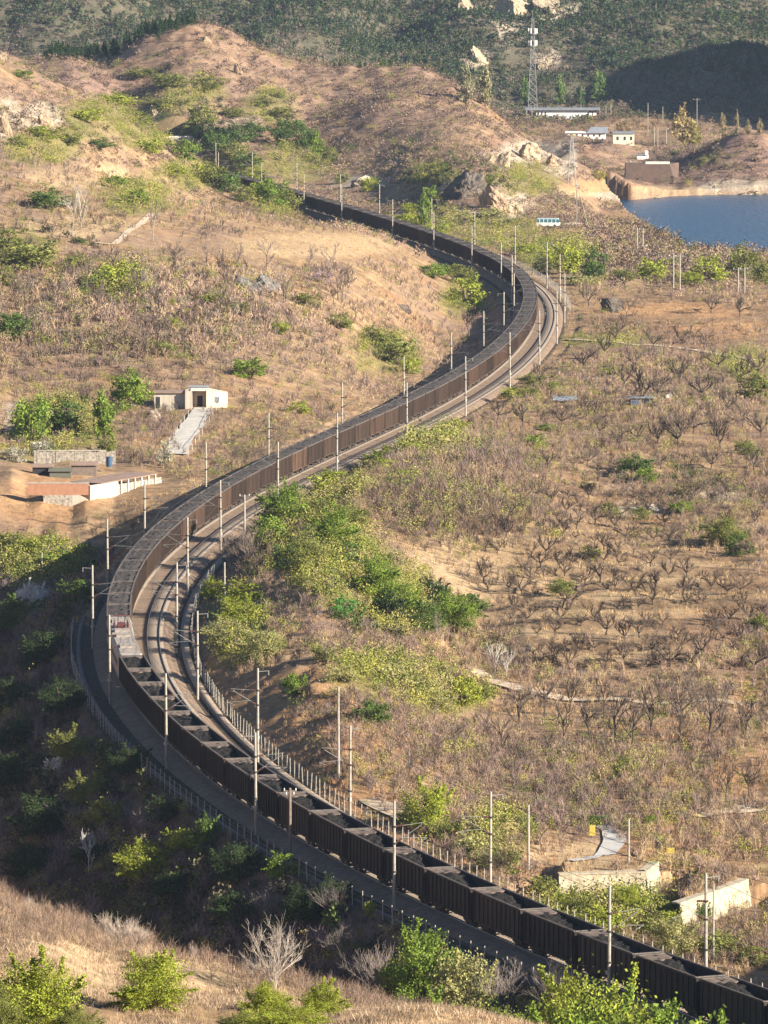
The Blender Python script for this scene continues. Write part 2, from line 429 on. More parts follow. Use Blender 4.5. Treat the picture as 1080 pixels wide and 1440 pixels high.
# farmed terraces: level treads, short banks
PXg, PYg = proj(GX, GY, GZ)
terr = img_zone(GX, GY, GZ, [(880, 820, 220, 150), (930, 690, 190, 60), (960, 440, 190, 55), (900, 900, 260, 90), (120, 470, 260, 90)])
terr = terr * mid_w
ph = (GY + 7 * fbm(GX, GY * 0.3, 30, 2, 12)) / 13.0
fr = ph - np.floor(ph)
GZ += terr * 1.15 * (sstep(0.80, 1.0, fr) - fr)
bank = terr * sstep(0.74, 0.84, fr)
big = img_zone(GX, GY, GZ, [(930, 680, 180, 60)]) * mid_w          # taller stone-faced banks
ph = (GY + 4 * fbm(GX, GY * 0.3, 20, 2, 13)) / 22.0; fr = ph - np.floor(ph)
GZ += big * 1.5 * (sstep(0.82, 0.98, fr) - fr)
# benches cut for the stone retaining walls beyond the train
WALL_A = [at_z(786, 1229, -2.62)[:2], at_z(908, 1226, -2.62)[:2], at_z(926, 1212, -2.62)[:2]]
WALL_B = [at_z(956, 1270, -3.3)[:2], at_z(1041, 1241, -3.3)[:2], at_z(1052, 1236, -3.3)[:2]]
for wl, zt, zb in ((WALL_A, -2.66, -5.6), (WALL_B, -3.36, -6.0)):
    (xa, ya), (xb, yb), (xc, yc) = wl
    GZ = np.where(poly_sd(GX, GY, [(xa - 5, ya - 2), (xa, ya), (xb, yb), (xc, yc), (xc + 4, yc + 4), (xc + 4, ya - 22), (xa - 5, ya - 22)]) < 0.0, np.minimum(GZ, zb), GZ)
    bk = poly_sd(GX, GY, [(xa, ya + 0.3), (xb - 0.3, yb + 0.3), (xc - 0.3, yc), (xc - 1, yc + 9), (xa, ya + 9)])
    GZ = np.where(bk < 0, GZ + (zt - GZ) * np.clip(-bk / 0.6, 0, 1), GZ)
# earthworks: fill and cut slopes either side of the formation
ero = fbm(GX, GY, 2.6, 3, 14) * 0.5
left_out = np.clip(-D - 6.3, 0, 1e3); right_out = np.clip(D - 9.6, 0, 1e3)
out = np.maximum(left_out, right_out)
wob = 1 + 0.18 * fbm(GX, GY, 9, 2, 15)
free = 1 + 25 * sstep(1900, 1960, GY)
GZc = np.clip(GZ, -0.72 - 0.78 * out * wob * free, -0.72 + (0.46 + 0.14 * ero) * out * wob * free + 2.5 * np.clip(out - 15, 0, 1e3))
on_line = (np.abs(D) < 400) & (GY < 1972)
GZ = np.where(on_line, GZc, GZ)
fl = (1 - sstep(0.0, 0.6, out)) * (GY < 1945)
GZ = GZ * (1 - fl) + -0.72 * fl
# lake basin
SD = poly_sd(GX, GY, LAKE)
lk = (GX > 30) & (GY > 1650) & (GY < 2120)
GZ = np.where(lk & (SD < 0), np.minimum(GZ, LAKE_Z - 0.25 + SD * 0.25), GZ)
GZ = np.where(lk & (SD >= 0), np.maximum(GZ, LAKE_Z + 0.15 + np.minimum(SD * 0.2, 1.0)), GZ)

def ground(X, Y):
    X = np.asarray(X, float); Y = np.asarray(Y, float)
    return bil(GZ, AA, LY, X / Y, np.log(Y))
_tt = np.exp(np.linspace(math.log(200), math.log(3300), 2600))
def hit(px, py, ymin=200.0, ymax=3300.0):
    """where the line of sight through a point of the view first meets the ground"""
    dx, dy, dz = ray(px, py)
    y = _tt[(_tt >= ymin) & (_tt <= ymax)]
    t = y / dy
    zr = HCAM + dz * t
    g = ground(dx * t, y)
    k = np.nonzero(zr <= g)[0]
    if len(k) == 0 or k[0] == 0:
        i = 0 if len(k) else len(y) - 1
        return dx * t[i], float(y[i]), float(g[i])
    i = k[0]
    e0, e1 = zr[i - 1] - g[i - 1], zr[i] - g[i]
    f = e0 / (e0 - e1)
    yy = y[i - 1] + f * (y[i] - y[i - 1])
    xx = dx * yy / dy
    return xx, float(yy), float(ground(xx, yy))
# ------------------------------------------------------------------ ground sheet
gv = np.stack([GX, GY, GZ], -1).reshape(-1, 3)
nr, nc = GX.shape
ii = (np.arange(nr - 1)[:, None] * nc + np.arange(nc - 1)[None]).ravel()
gf = np.stack([ii, ii + 1, ii + 1 + nc, ii + nc], 1)
GREEN = [(60, 790, 90, 45), (410, 740, 80, 70), (480, 800, 90, 70), (330, 860, 60, 40), (345, 900, 60, 60), (560, 850, 80, 60), (440, 690, 90, 40), (470, 660, 60, 30), (600, 620, 60, 30), (90, 600, 80, 50),
         (200, 175, 90, 45), (130, 170, 60, 40), (60, 210, 70, 30), (190, 280, 60, 30), (250, 250, 60, 30), (520, 950, 80, 40), (600, 970, 60, 40), (640, 980, 60, 30), (820, 1290, 90, 40), (890, 1290, 60, 40), (700, 1180, 60, 40),
         (740, 255, 60, 30), (400, 290, 60, 20), (610, 320, 60, 40), (700, 330, 80, 30), (780, 360, 70, 30), (850, 480, 90, 14), (1050, 510, 60, 30), (170, 400, 60, 30), (540, 500, 60, 40), (650, 420, 40, 40), (270, 130, 60, 30), (380, 150, 50, 30), (330, 240, 60, 30), (420, 230, 60, 40), (60, 640, 90, 14), (610, 250, 60, 20), (30, 350, 60, 30)]
RED = [(960, 437, 130, 14), (1020, 462, 90, 14), (900, 1085, 90, 30), (1040, 1085, 70, 40), (1060, 980, 40, 40), (390, 990, 130, 60), (480, 1050, 90, 50), (330, 940, 50, 50), (60, 700, 110, 50), (740, 165, 60, 10), (840, 262, 60, 12), (960, 1190, 140, 40), (540, 1130, 60, 30), (800, 165, 90, 12)]
PALE = [(860, 820, 200, 110), (820, 900, 170, 60), (450, 345, 150, 22), (120, 250, 110, 22), (200, 1360, 260, 60), (100, 320, 120, 20), (600, 1120, 90, 30), (660, 790, 110, 70), (880, 1210, 140, 40), (800, 1200, 90, 20), (900, 270, 200, 10)]
ROCK = [(740, 215, 50, 22), (790, 215, 30, 22), (700, 225, 30, 18), (10, 170, 30, 40), (60, 165, 40, 30), (215, 155, 20, 14), (720, 290, 40, 26), (510, 255, 60, 12), (1040, 262, 70, 14), (880, 275, 60, 8), (760, 5, 70, 40), (670, 80, 26, 16), (770, 85, 26, 18), (680, 20, 40, 20), (650, 260, 60, 22), (890, 716, 60, 12), (1000, 700, 70, 14), (790, 232, 30, 20), (340, 170, 40, 10), (30, 590, 40, 30), (230, 570, 30, 14), (720, 40, 30, 40)]
DARK = [(640, 380, 70, 40), (60, 560, 50, 20)]
def soft(rows):
    w = img_zone(GX, GY, GZ, rows)
    return np.clip(w + 0.9 * (fbm(GX, GY * 0.5, 9, 3, 21) * 0.5) * (w > 0), 0, 1) * w
a_pink = np.clip(hill_w * 0.5 + img_zone(GX, GY, GZ, [(940, 350, 190, 50), (640, 690, 130, 80), (1020, 230, 110, 50), (700, 250, 120, 60), (150, 440, 260, 60), (640, 1050, 160, 60), (110, 150, 150, 70)]) * 0.6, 0, 1)
a_green = soft(GREEN) * 0.8; a_red = soft(RED); a_pale = soft(PALE); a_rock = soft(ROCK)
dzl = np.abs(np.gradient(GZ, axis=0) / np.gradient(GY, axis=0))
a_steep = sstep(0.30, 0.75, dzl)
a_line = ((D > np.where(S < 350, -6.6, -4.2)) & (D < np.where(S < 420, 9.6, 7.6))) * (GY < 1972) * 1.0
a_far = sstep(2480, 2600, GY) + 0.65 * hill_w * (1 - sstep(2150, 2250, GY)) * 0
ravine = (1 - sstep(2, 9, out)) * 0
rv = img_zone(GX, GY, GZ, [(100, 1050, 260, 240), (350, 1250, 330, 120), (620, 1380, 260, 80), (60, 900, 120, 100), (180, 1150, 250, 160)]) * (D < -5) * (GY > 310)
gme = np_mesh('ground', gv, gf, {'green': a_green.ravel(), 'red': a_red.ravel(), 'pale': a_pale.ravel(), 'rock': a_rock.ravel(), 'steep': a_steep.ravel(), 'line': a_line.ravel(), 'far': a_far.ravel(), 'pink': a_pink.ravel(), 'bank': np.clip(bank, 0, 1).ravel(), 'ravine_shade': np.clip(rv, 0, 1).ravel()}, smooth=True)
m, nt, N, L, B = new_mat('ground_dry_hillside')
geo = N.new('ShaderNodeNewGeometry').outputs['Position']
n1 = noise(nt, 0.035, 5, 0.65, geo); n2 = noise(nt, 0.22, 5, 0.7, geo); n3 = noise(nt, 1.3, 4, 0.7, geo)
col = ramp(nt, n2, [(0.30, (0.13, 0.088, 0.055)), (0.47, (0.28, 0.19, 0.115)), (0.66, (0.45, 0.315, 0.175))])
col = mixc(nt, ramp(nt, n1, [(0.42, 0.0), (0.62, 0.7)]), col, (0.27, 0.19, 0.145))
col = mixc(nt, ramp(nt, noise(nt, 0.075, 4, 0.7, geo), [(0.54, 0.0), (0.68, 0.75)]), col, ramp(nt, n3, [(0.3, (0.20, 0.105, 0.055)), (0.7, (0.42, 0.235, 0.12))]))
col = mixc(nt, math2(nt, 'MULTIPLY', attr(nt, 'pink'), 0.75), col, ramp(nt, n2, [(0.3, (0.15, 0.10, 0.085)), (0.7, (0.34, 0.225, 0.185))]))
col = mixc(nt, math2(nt, 'MULTIPLY', attr(nt, 'pale'), 0.75), col, ramp(nt, n3, [(0.3, (0.36, 0.255, 0.15)), (0.7, (0.58, 0.44, 0.27))]))
col = mixc(nt, math2(nt, 'MULTIPLY', attr(nt, 'bank'), 0.7), col, ramp(nt, n3, [(0.3, (0.085, 0.058, 0.042)), (0.7, (0.23, 0.155, 0.10))]))  # banks darkened to stand for the shadow lines along them
col = mixc(nt, math2(nt, 'MULTIPLY', attr(nt, 'red'), 0.8), col, ramp(nt, n3, [(0.3, (0.30, 0.165, 0.085)), (0.7, (0.54, 0.33, 0.17))]))
col = mixc(nt, math2(nt, 'MULTIPLY', attr(nt, 'green'), 0.7), col, ramp(nt, n3, [(0.3, (0.12, 0.13, 0.035)), (0.7, (0.24, 0.25, 0.07))]))
col = mixc(nt, math2(nt, 'MULTIPLY', attr(nt, 'steep'), 0.4), col, ramp(nt, n3, [(0.3, (0.17, 0.11, 0.065)), (0.7, (0.36, 0.24, 0.14))]))
col = mixc(nt, math2(nt, 'MULTIPLY', attr(nt, 'ravine_shade'), 0.8), col, ramp(nt, n3, [(0.35, (0.042, 0.040, 0.036)), (0.7, (0.10, 0.092, 0.075))]))  # dark neutral ground tone painted in for the ravine's shade
col = mixc(nt, attr(nt, 'far'), col, ramp(nt, n2, [(0.3, (0.070, 0.076, 0.046)), (0.7, (0.165, 0.14, 0.105))]))
col = mixc(nt, attr(nt, 'rock'), col, ramp(nt, n3, [(0.3, (0.20, 0.16, 0.12)), (0.55, (0.46, 0.39, 0.30)), (0.75, (0.62, 0.56, 0.47))]))
col = mixc(nt, attr(nt, 'line'), col, ramp(nt, n3, [(0.3, (0.055, 0.046, 0.038)), (0.7, (0.14, 0.112, 0.085))]))
col = mixc(nt, 0.35, col, ramp(nt, noise(nt, 4.5, 3, 0.7, geo), [(0.25, (0.25, 0.25, 0.25)), (0.75, (1.0, 1.0, 1.0))]), 'MULTIPLY')
col = mixc(nt, 0.55, col, ramp(nt, noise(nt, 0.75, 5, 0.75, geo), [(0.32, (0.42, 0.40, 0.40)), (0.50, (0.9, 0.9, 0.9)), (0.68, (1.25, 1.22, 1.18))]), 'MULTIPLY')
L.new(col, B.inputs['Base Color'])
B.inputs['Roughness'].default_value = 1.0
B.inputs['Specular IOR Level'].default_value = 0.05
bp = N.new('ShaderNodeBump'); bp.inputs['Strength'].default_value = 0.5; bp.inputs['Distance'].default_value = 0.3
L.new(noise(nt, 1.6, 5, 0.75, geo), bp.inputs['Height']); L.new(bp.outputs[0], B.inputs['Normal'])
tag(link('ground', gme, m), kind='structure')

# lake
m, nt, N, L, B = new_mat('lake_water')
B.inputs['Base Color'].default_value = (0.010, 0.048, 0.105, 1)  # blue base colour stands in for reflected sky
B.inputs['Roughness'].default_value = 0.25
B.inputs['Specular IOR Level'].default_value = 0.35
B.inputs['IOR'].default_value = 1.33
geo = N.new('ShaderNodeNewGeometry').outputs['Position']
mp = N.new('ShaderNodeMapping'); mp.inputs['Scale'].default_value = (0.5, 0.12, 1); L.new(geo, mp.inputs[0])
bp = N.new('ShaderNodeBump'); bp.inputs['Strength'].default_value = 1.0; bp.inputs['Distance'].default_value = 1.6
L.new(noise(nt, 1.0, 4, 0.65, mp.outputs[0]), bp.inputs['Height']); L.new(bp.outputs[0], B.inputs['Normal'])
lx0, lx1, ly0, ly1 = 55, 300, 1740, 2050
nx, ny = 60, 60
lxs, lys = np.meshgrid(np.linspace(lx0, lx1, nx), np.linspace(ly0, ly1, ny))
k = (np.arange(ny - 1)[:, None] * nx + np.arange(nx - 1)[None]).ravel()
tag(link('water', np_mesh('water', np.stack([lxs, lys, np.full(lxs.shape, LAKE_Z)], -1).reshape(-1, 3), np.stack([k, k + 1, k + 1 + nx, k + nx], 1)), m), kind='structure')

# ribbons laid on the ground: paths and roads
def ribbon(name, pts, width, mat, lift=0.14, step=0.8, thick=0.0):
    P = np.array(pts, float); seg = np.r_[0, np.cumsum(np.hypot(*np.diff(P, axis=0).T))]
    t = np.arange(0, seg[-1], step)
    xs, ys = np.interp(t, seg, P[:, 0]), np.interp(t, seg, P[:, 1])
    for _ in range(4):
        xs[1:-1] = (xs[:-2] + 2 * xs[1:-1] + xs[2:]) / 4; ys[1:-1] = (ys[:-2] + 2 * ys[1:-1] + ys[2:]) / 4
    tx, ty = np.gradient(xs), np.gradient(ys); n = np.hypot(tx, ty) + 1e-9
    nx_, ny_ = ty / n, -tx / n
    ww = width * (1 + 0.15 * vnoise(t / 3, t * 0, 5))
    cols = 5; rows_ = []
    for j in range(cols):
        o = (j / (cols - 1) - 0.5) * ww
        x, y = xs + nx_ * o, ys + ny_ * o
        rows_.append(np.stack([x, y, ground(x, y) + lift], -1))
    V = np.stack(rows_, 1)
    V[:, :, 2] = V[:, :, 2].max(1)[:, None] * 0.6 + V[:, :, 2] * 0.4
    nn = len(t)
    k = (np.arange(nn - 1)[:, None] * cols + np.arange(cols - 1)[None]).ravel()
    return tag(link(name, np_mesh(name, V.reshape(-1, 3), np.stack([k, k + 1, k + 1 + cols, k + cols], 1), smooth=True), mat), kind='structure')
def hits(*pp, **kw): return [hit(x, y, **kw)[:2] for x, y in pp]
M_dirt = pm('pale_dirt', (0.52, 0.43, 0.32), (0.36, 0.28, 0.20), 0.8, 0.95, bump=0.2)
M_conc = pm('concrete_grey', (0.46, 0.44, 0.40), (0.33, 0.31, 0.28), 0.9, 0.85, bump=0.1)
M_conc_pale = pm('concrete_pale', (0.62, 0.59, 0.52), (0.45, 0.42, 0.36), 2.2, 0.85)
M_road = pm('road_surface', (0.44, 0.43, 0.41), (0.35, 0.33, 0.31), 0.7, 0.9)
ribbon('dirt_path', hits((660, 940), (700, 962), (740, 972), (800, 985), (880, 985), (960, 988), (1078, 990), ymin=560), 2.3, M_dirt)
ribbon('dirt_path', hits((795, 478), (850, 481), (920, 486), (960, 490), (1010, 499), (1060, 508), ymin=900), 2.0, M_dirt)
ribbon('road', hits((800, 1211), (830, 1208), (856, 1198), (866, 1184), (860, 1170), (846, 1162), ymin=560), 2.1, M_road)
ribbon('dirt_path', hits((980, 1150), (1020, 1143), (1078, 1138), ymin=600), 2.2, M_dirt)
ribbon('road', [at_z(x, y, z)[:2] for x, y, z in ((640, 312, -0.6), (700, 321, -0.7), (760, 321, -0.9), (820, 318, -1.6))] , 4.0, M_dirt)
ribbon('dirt_path', hits((215, 300), (160, 345), (110, 340), ymin=1000) , 1.4, M_dirt)
ribbon('dirt_path', hits((520, 1125), (550, 1140), (580, 1156), ymin=560), 3.0, M_dirt)
ribbon('driveway', hits((287, 574), (280, 584), (266, 604), (255, 622), (247, 640), ymin=900), 3.6, M_conc)

# ------------------------------------------------------------------ ballast, sleepers, rails
def sweep(name, s0, s1, step, prof, mat, parent=None, closed=False, z_noise=0.0):
    """profile [(d, z)...] swept along the centre line"""
    t = np.arange(s0, s1 + 1e-6, step)
    n = len(prof); V = []
    for d, z in prof:
        x, y, _, _ = trk(t, d)
        V.append(np.stack([x, y, np.full(len(t), z) + (z_noise * vnoise(t * 1.7, np.full(len(t), d * 3.1), 31) if z_noise else 0)], -1))
    V = np.stack(V, 1).reshape(-1, 3)
    c = n if closed else n - 1
    i = np.arange(len(t) - 1)[:, None] * n
    j = np.arange(c)[None]
    j2 = (j + 1) % n
    F = np.stack([i + j, i + j2, i + n + j2, i + n + j], -1).reshape(-1, 4)
    me = np_mesh(name, V, F)
    return link(name, me, mat, parent)
m, nt, N, L, B = new_mat('ballast_stone')
geo = N.new('ShaderNodeNewGeometry').outputs['Position']
c = ramp(nt, noise(nt, 9.0, 3, 0.8, geo), [(0.3, (0.10, 0.068, 0.048)), (0.5, (0.25, 0.175, 0.12)), (0.72, (0.42, 0.31, 0.215))])
c = mixc(nt, ramp(nt, noise(nt, 0.25, 3, 0.6, geo), [(0.4, 0.0), (0.7, 0.6)]), c, (0.16, 0.125, 0.10))
c = mixc(nt, 0.7, c, ramp(nt, noise(nt, 1.1, 4, 0.7, geo), [(0.3, (0.45, 0.43, 0.42)), (0.68, (1.15, 1.1, 1.05))]), 'MULTIPLY')
L.new(c, B.inputs['Base Color']); B.inputs['Roughness'].default_value = 1.0
bp = N.new('ShaderNodeBump'); bp.inputs['Strength'].default_value = 1.0; bp.inputs['Distance'].default_value = 0.12
L.new(noise(nt, 7, 3, 0.8, geo), bp.inputs['Height']); L.new(bp.outputs[0], B.inputs['Normal'])
M_ballast = m
S0, S1 = -15.0, 1490.0
tag(sweep('ballast_bed', S0, S1, 1.5, [(-3.2, -0.70), (-1.9, -0.22), (-1.3, -0.19), (0, -0.19), (1.3, -0.19), (2.1, -0.25), (3.0, -0.19), (4.3, -0.19), (5.6, -0.19), (6.0, -0.23), (6.9, -0.70)], M_ballast, z_noise=0.03), kind='structure')
tag(sweep('path', 60, 520, 2.0, [(7.75, -0.66), (7.75, -0.50), (8.75, -0.50), (8.75, -0.66)], pm('slab_path', (0.30, 0.24, 0.185), (0.20, 0.155, 0.12), 1.6, 0.9, bump=0.2)), kind='structure')
tag(sweep('path', 30, 360, 2.0, [(-5.30, -0.68), (-5.30, -0.58), (-4.75, -0.58), (-4.75, -0.68)], pm('trough_concrete', (0.13, 0.12, 0.11), (0.09, 0.084, 0.078), 0.9, 0.9)), kind='structure')
M_rail = pm('rail_steel', (0.10, 0.065, 0.05), (0.06, 0.042, 0.035), 3, 0.55, 0.6)
M_railtop = pm('rail_shine', (0.55, 0.5, 0.46), (0.45, 0.40, 0.36), 3, 0.3, 1.0)
M_sleeper = pm('sleeper_concrete', (0.20, 0.165, 0.135), (0.14, 0.115, 0.095), 2, 0.9)
for off, lab in ((0.0, 'railway track carrying the coal train'), (4.3, 'empty railway track beside the coal train on the inner side')):
    t = empty('railway_track', trk(0, off)[:2] + (-0.2,))
    tag(t, lab, 'railway track', 'the two parallel railway tracks')
    inv = Matrix.Translation(-t.location)
    for g in (-0.755, 0.755):
        r = sweep('rail', S0, S1, 1.5, [(off + g - 0.07, -0.19), (off + g - 0.05, -0.02), (off + g + 0.05, -0.02), (off + g + 0.07, -0.19)], M_rail)
        r.data.transform(inv); r.parent = t
        h = sweep('rail_head', S0, S1, 1.5, [(off + g - 0.036, -0.019), (off + g - 0.036, 0.0), (off + g + 0.036, 0.0), (off + g + 0.036, -0.019)], M_railtop)
        h.data.transform(inv); h.parent = r
    ts = np.arange(S0, S1, 0.62)
    x, y, tx, ty = trk(ts, off)
    V = []
    for da, dw, dz in ((-1.25, -0.14, -0.2), (1.25, -0.14, -0.2), (1.25, 0.14, -0.2), (-1.25, 0.14, -0.2), (-1.25, -0.12, -0.115), (1.25, -0.12, -0.115), (1.25, 0.12, -0.115), (-1.25, 0.12, -0.115)):
        V.append(np.stack([x + ty * da + tx * dw, y - tx * da + ty * dw, np.full(len(ts), dz)], -1))
    V = np.stack(V, 1).reshape(-1, 3) - np.array(t.location)
    b = np.arange(len(ts))[:, None, None] * 8
    q = np.array([(4, 5, 6, 7), (0, 1, 5, 4), (2, 3, 7, 6), (1, 2, 6, 5), (3, 0, 4, 7)])[None]
    tag(link('sleepers', np_mesh('sleepers', V, (b + q).reshape(-1, 4)), M_sleeper, t), kind='stuff')
# ------------------------------------------------------------------ the coal train
M_car = pm('wagon_rusty_black', (0.042, 0.036, 0.033), (0.020, 0.018, 0.018), 1.5, 0.75, vert_streak=True)
M_cardust = pm('wagon_dusty_brown', (0.080, 0.056, 0.045), (0.038, 0.028, 0.024), 1.3, 0.85, vert_streak=True)
M_rim = pm('wagon_worn_rim', (0.13, 0.11, 0.098), (0.07, 0.06, 0.054), 2.0, 0.7)
M_under = pm('wagon_undergear', (0.045, 0.038, 0.032), (0.025, 0.022, 0.02), 3.0, 0.8)
M_dustplate = pm('dust_on_coal', (0.17, 0.125, 0.10), (0.075, 0.058, 0.05), 1.4, 0.95)
m, nt, N, L, B = new_mat('black_coal')
tc = N.new('ShaderNodeTexCoord').outputs['Object']
L.new(ramp(nt, noise(nt, 5.5, 5, 0.8, tc), [(0.35, (0.015, 0.0145, 0.0145)), (0.55, (0.030, 0.028, 0.027)), (0.75, (0.072, 0.065, 0.060))]), B.inputs['Base Color'])
B.inputs['Roughness'].default_value = 0.9; B.inputs['Specular IOR Level'].default_value = 0.08
bp = N.new('ShaderNodeBump'); bp.inputs['Strength'].default_value = 1.0; bp.inputs['Distance'].default_value = 0.15
L.new(noise(nt, 4, 4, 0.8, tc), bp.inputs['Height']); L.new(bp.outputs[0], B.inputs['Normal'])
M_coal = m
m, nt, N, L, B = new_mat('brown_coal_top')
tc = N.new('ShaderNodeTexCoord').outputs['Object']
L.new(ramp(nt, noise(nt, 5.5, 5, 0.8, tc), [(0.35, (0.024, 0.021, 0.020)), (0.7, (0.055, 0.045, 0.041))]), B.inputs['Base Color'])
B.inputs['Roughness'].default_value = 0.9
M_coalflat = m

for m_, lo_, hi_ in ((M_car, 0.6, 1.5), (M_cardust, 0.62, 1.45)):      # every wagon weathered a little differently
    nt = m_.node_tree; B = nt.nodes['Principled BSDF']; src = B.inputs['Base Color'].links[0].from_socket
    rv = ramp(nt, nt.nodes.new('ShaderNodeObjectInfo').outputs['Random'], [(0.0, (lo_, lo_, lo_)), (0.5, (1.0, 0.95, 0.9)), (1.0, (hi_, hi_ * 0.9, hi_ * 0.8))])
    nt.links.new(mixc(nt, 1.0, src, rv, 'MULTIPLY'), B.inputs['Base Color'])
    B.inputs['Specular IOR Level'].default_value = 0.15
PITCHW = 12.4                    # coupling to coupling
HL, HW = 5.78, 1.43              # half length and half width of the tub
ZF, ZT = 1.05, 3.72              # floor and rim above the rails
def wagon_body():
    b = MB()
    T = 0.09
    b.box(-HL, HL, HW - T, HW, ZF, ZT); b.box(-HL, HL, -HW, -HW + T, ZF, ZT)
    b.box(HL - T, HL, -HW + T, HW - T, ZF, ZT - 0.002); b.box(-HL, -HL + T, -HW + T, HW - T, ZF, ZT - 0.002)
    b.box(-HL + T, HL - T, -HW + T, HW - T, ZF, ZF + 0.1)
    for s in (-1, 1):
        for k in range(11):                                         # side posts
            x = -HL + 0.35 + k * (2 * HL - 0.7) / 10
            y0, y1 = (HW, HW + 0.11) if s > 0 else (-HW - 0.11, -HW)
            b.box(x - 0.07, x + 0.07, y0 - 0.003 * s, y1, ZF + 0.02, ZT - 0.13)
        y0, y1 = (HW, HW + 0.06) if s > 0 else (-HW - 0.06, -HW)
        b.box(-HL, HL, y0, y1, ZF - 0.16, ZF + 0.015)               # side sill
        for k in range(4):                                          # end ribs
            y = -1.05 + k * 0.7
            x0, x1 = (HL, HL + 0.1) if s > 0 else (-HL - 0.1, -HL)
            b.box(x0, x1, y - 0.06, y + 0.06, ZF, ZT - 0.15)
    b.box(-HL, HL, -0.35, 0.35, ZF - 0.45, ZF - 0.003)              # centre sill
    return b
def wagon_rim():
    b = MB()
    R = 0.075
    for s in (-1, 1):
        b.box(-HL - 0.03, HL + 0.03, s * HW - R, s * HW + R, ZT + 0.002, ZT + 0.11)
        b.box(s * HL - R, s * HL + R, -HW + R, HW - R, ZT + 0.002, ZT + 0.108)
    return b
def bogie(x):
    b = MB()
    for s in (-1, 1):
        b.prism([(x - 1.25, 0.50), (x - 1.1, 0.72), (x - 0.5, 0.78), (x + 0.5, 0.78), (x + 1.1, 0.72), (x + 1.25, 0.50), (x + 0.9, 0.40), (x + 0.45, 0.34), (x - 0.45, 0.34), (x - 0.9, 0.40)], 1, s * 1.0 - 0.07, s * 1.0 + 0.07)
    b.box(x - 0.28, x + 0.28, -0.93, 0.93, 0.45, 0.70)
    return b
def wheelset(x):
    b = MB()
    for s in (-1, 1):
        b.tube([(x, s * 0.82, 0.42), (x, s * 0.69, 0.42)], 0.42, 12)
    return b.tube([(x, -0.69, 0.42), (x, 0.69, 0.42)], 0.08, 6)
def coal_mesh(kind, seed):
    """load surface on a grid inside the tub; 0: slumped towards the near end, 1: level with the rim"""
    r = np.random.default_rng(seed)
    nx, ny = 80, 24
    xs = np.linspace(-HL + 0.1, HL - 0.1, nx); ys = np.linspace(-HW + 0.1, HW - 0.1, ny)
    Xg, Yg = np.meshgrid(xs, ys)
    if kind == 0:
        lo = 2.72 + r.uniform(-0.15, 0.2)
        z = 3.93 - (3.93 - lo) * sstep(HL - 2.0, -HL + 2.2, Xg) ** 0.8 if False else lo + (3.66 - lo) * sstep(-HL + 1.5, HL - 2.3, Xg)
        z = z - 0.28 * (1 - sstep(-HL, -HL + 1.6, Xg)) - 0.16 * np.abs(Yg / HW) ** 2
    else:
        z = 3.70 + 0.10 * np.cos(Yg / HW * 1.4) * np.cos(Xg / HL * 1.5) - 0.22 * (1 - sstep(0, 0.7, HL - np.abs(Xg)))
    z = z + vnoise(Xg * 1.3 + seed * 7, Yg * 1.6, 41) * 0.13 + vnoise(Xg * 3.1, Yg * 3.3 + seed, 42) * 0.09 + vnoise(Xg * 7.1, Yg * 7.3 + seed, 43) * 0.05
    k = (np.arange(ny - 1)[:, None] * nx + np.arange(nx - 1)[None]).ravel()
    return np_mesh('coal_load', np.stack([Xg, Yg, z], -1).reshape(-1, 3), np.stack([k, k + 1, k + 1 + nx, k + nx], 1))
def dust_panel(seed):
    """dusty crust over the high end of a slumped load"""
    r = np.random.default_rng(seed)
    b = MB()
    x0 = HL - 1.9 + r.uniform(-0.3, 0.5)
    pts = [(HL - 0.12, -HW + 0.12), (HL - 0.12, HW - 0.12), (x0 + r.uniform(0, 0.5), HW - 0.12), (x0 - 0.4 + r.uniform(-0.2, 0.3), 0.3), (x0 + r.uniform(0.0, 0.6), -HW + 0.12)]
    n = len(pts)
    b.add([(x, y, 3.76 - 0.05 * (HL - x) / 2.4) for x, y in pts] + [(x, y, 3.35) for x, y in pts], [tuple(range(n))] + [(i, i + n, (i + 1) % n + n, (i + 1) % n) for i in range(n)])
    return b
def coupler(s):
    b = MB()
    b.box(s * HL if s > 0 else -HL - 0.26, HL + 0.26 if s > 0 else -HL, -0.12, 0.12, 0.72, 0.98)
    return b
def make_wagon(kind, seed, bodymat):
    t = empty('coal_wagon')
    t['category'] = 'coal wagon'
    bo = wagon_body().build('tub', bodymat, t)
    wagon_rim().build('rim', M_rim, bo)
    c = link('coal_load', coal_mesh(kind, seed), M_coal if kind == 0 else M_coalflat, t)
    if kind == 0:
        dust_panel(seed).build('dust_crust', M_dustplate, c)
    for x in (-4.1, 4.1):
        g = bogie(x).build('bogie', M_under, t)
        for dx in (-0.875, 0.875): wheelset(x + dx).build('wheelset', M_under, g)
    for s in (-1, 1):
        coupler(s).build('coupler', M_under, t)
    return t
near_protos = [make_wagon(0, 100 + k, M_car) for k in range(4)]
far_protos = [make_wagon(1, 200 + k, M_cardust) for k in range(3)]
def ordinal(n):
    w = 'zeroth first second third fourth fifth sixth seventh eighth ninth tenth eleventh twelfth'.split()
    if n < len(w): return w[n]
    return str(n) + ('th' if 10 <= n % 100 <= 20 else {1: 'st', 2: 'nd', 3: 'rd'}.get(n % 10, 'th'))
used_proto = set()
def place_wagon(protos, i, s, flip=False):
    p = protos[i % len(protos)]
    o = copy_tree(p) if p.name in used_proto else p
    used_proto.add(p.name)
    xa, ya, _, _ = trk(s - 4.1); xb, yb, _, _ = trk(s + 4.1)
    o.location = ((xa + xb) / 2, (ya + yb) / 2, 0.0)
    o.rotation_euler = (0, 0, math.atan2(yb - ya, xb - xa))
    return o
LOCO0, LOCO1 = s_at_y(750.5), s_at_y(788.5)
k = 0
s = LOCO0 - PITCHW / 2
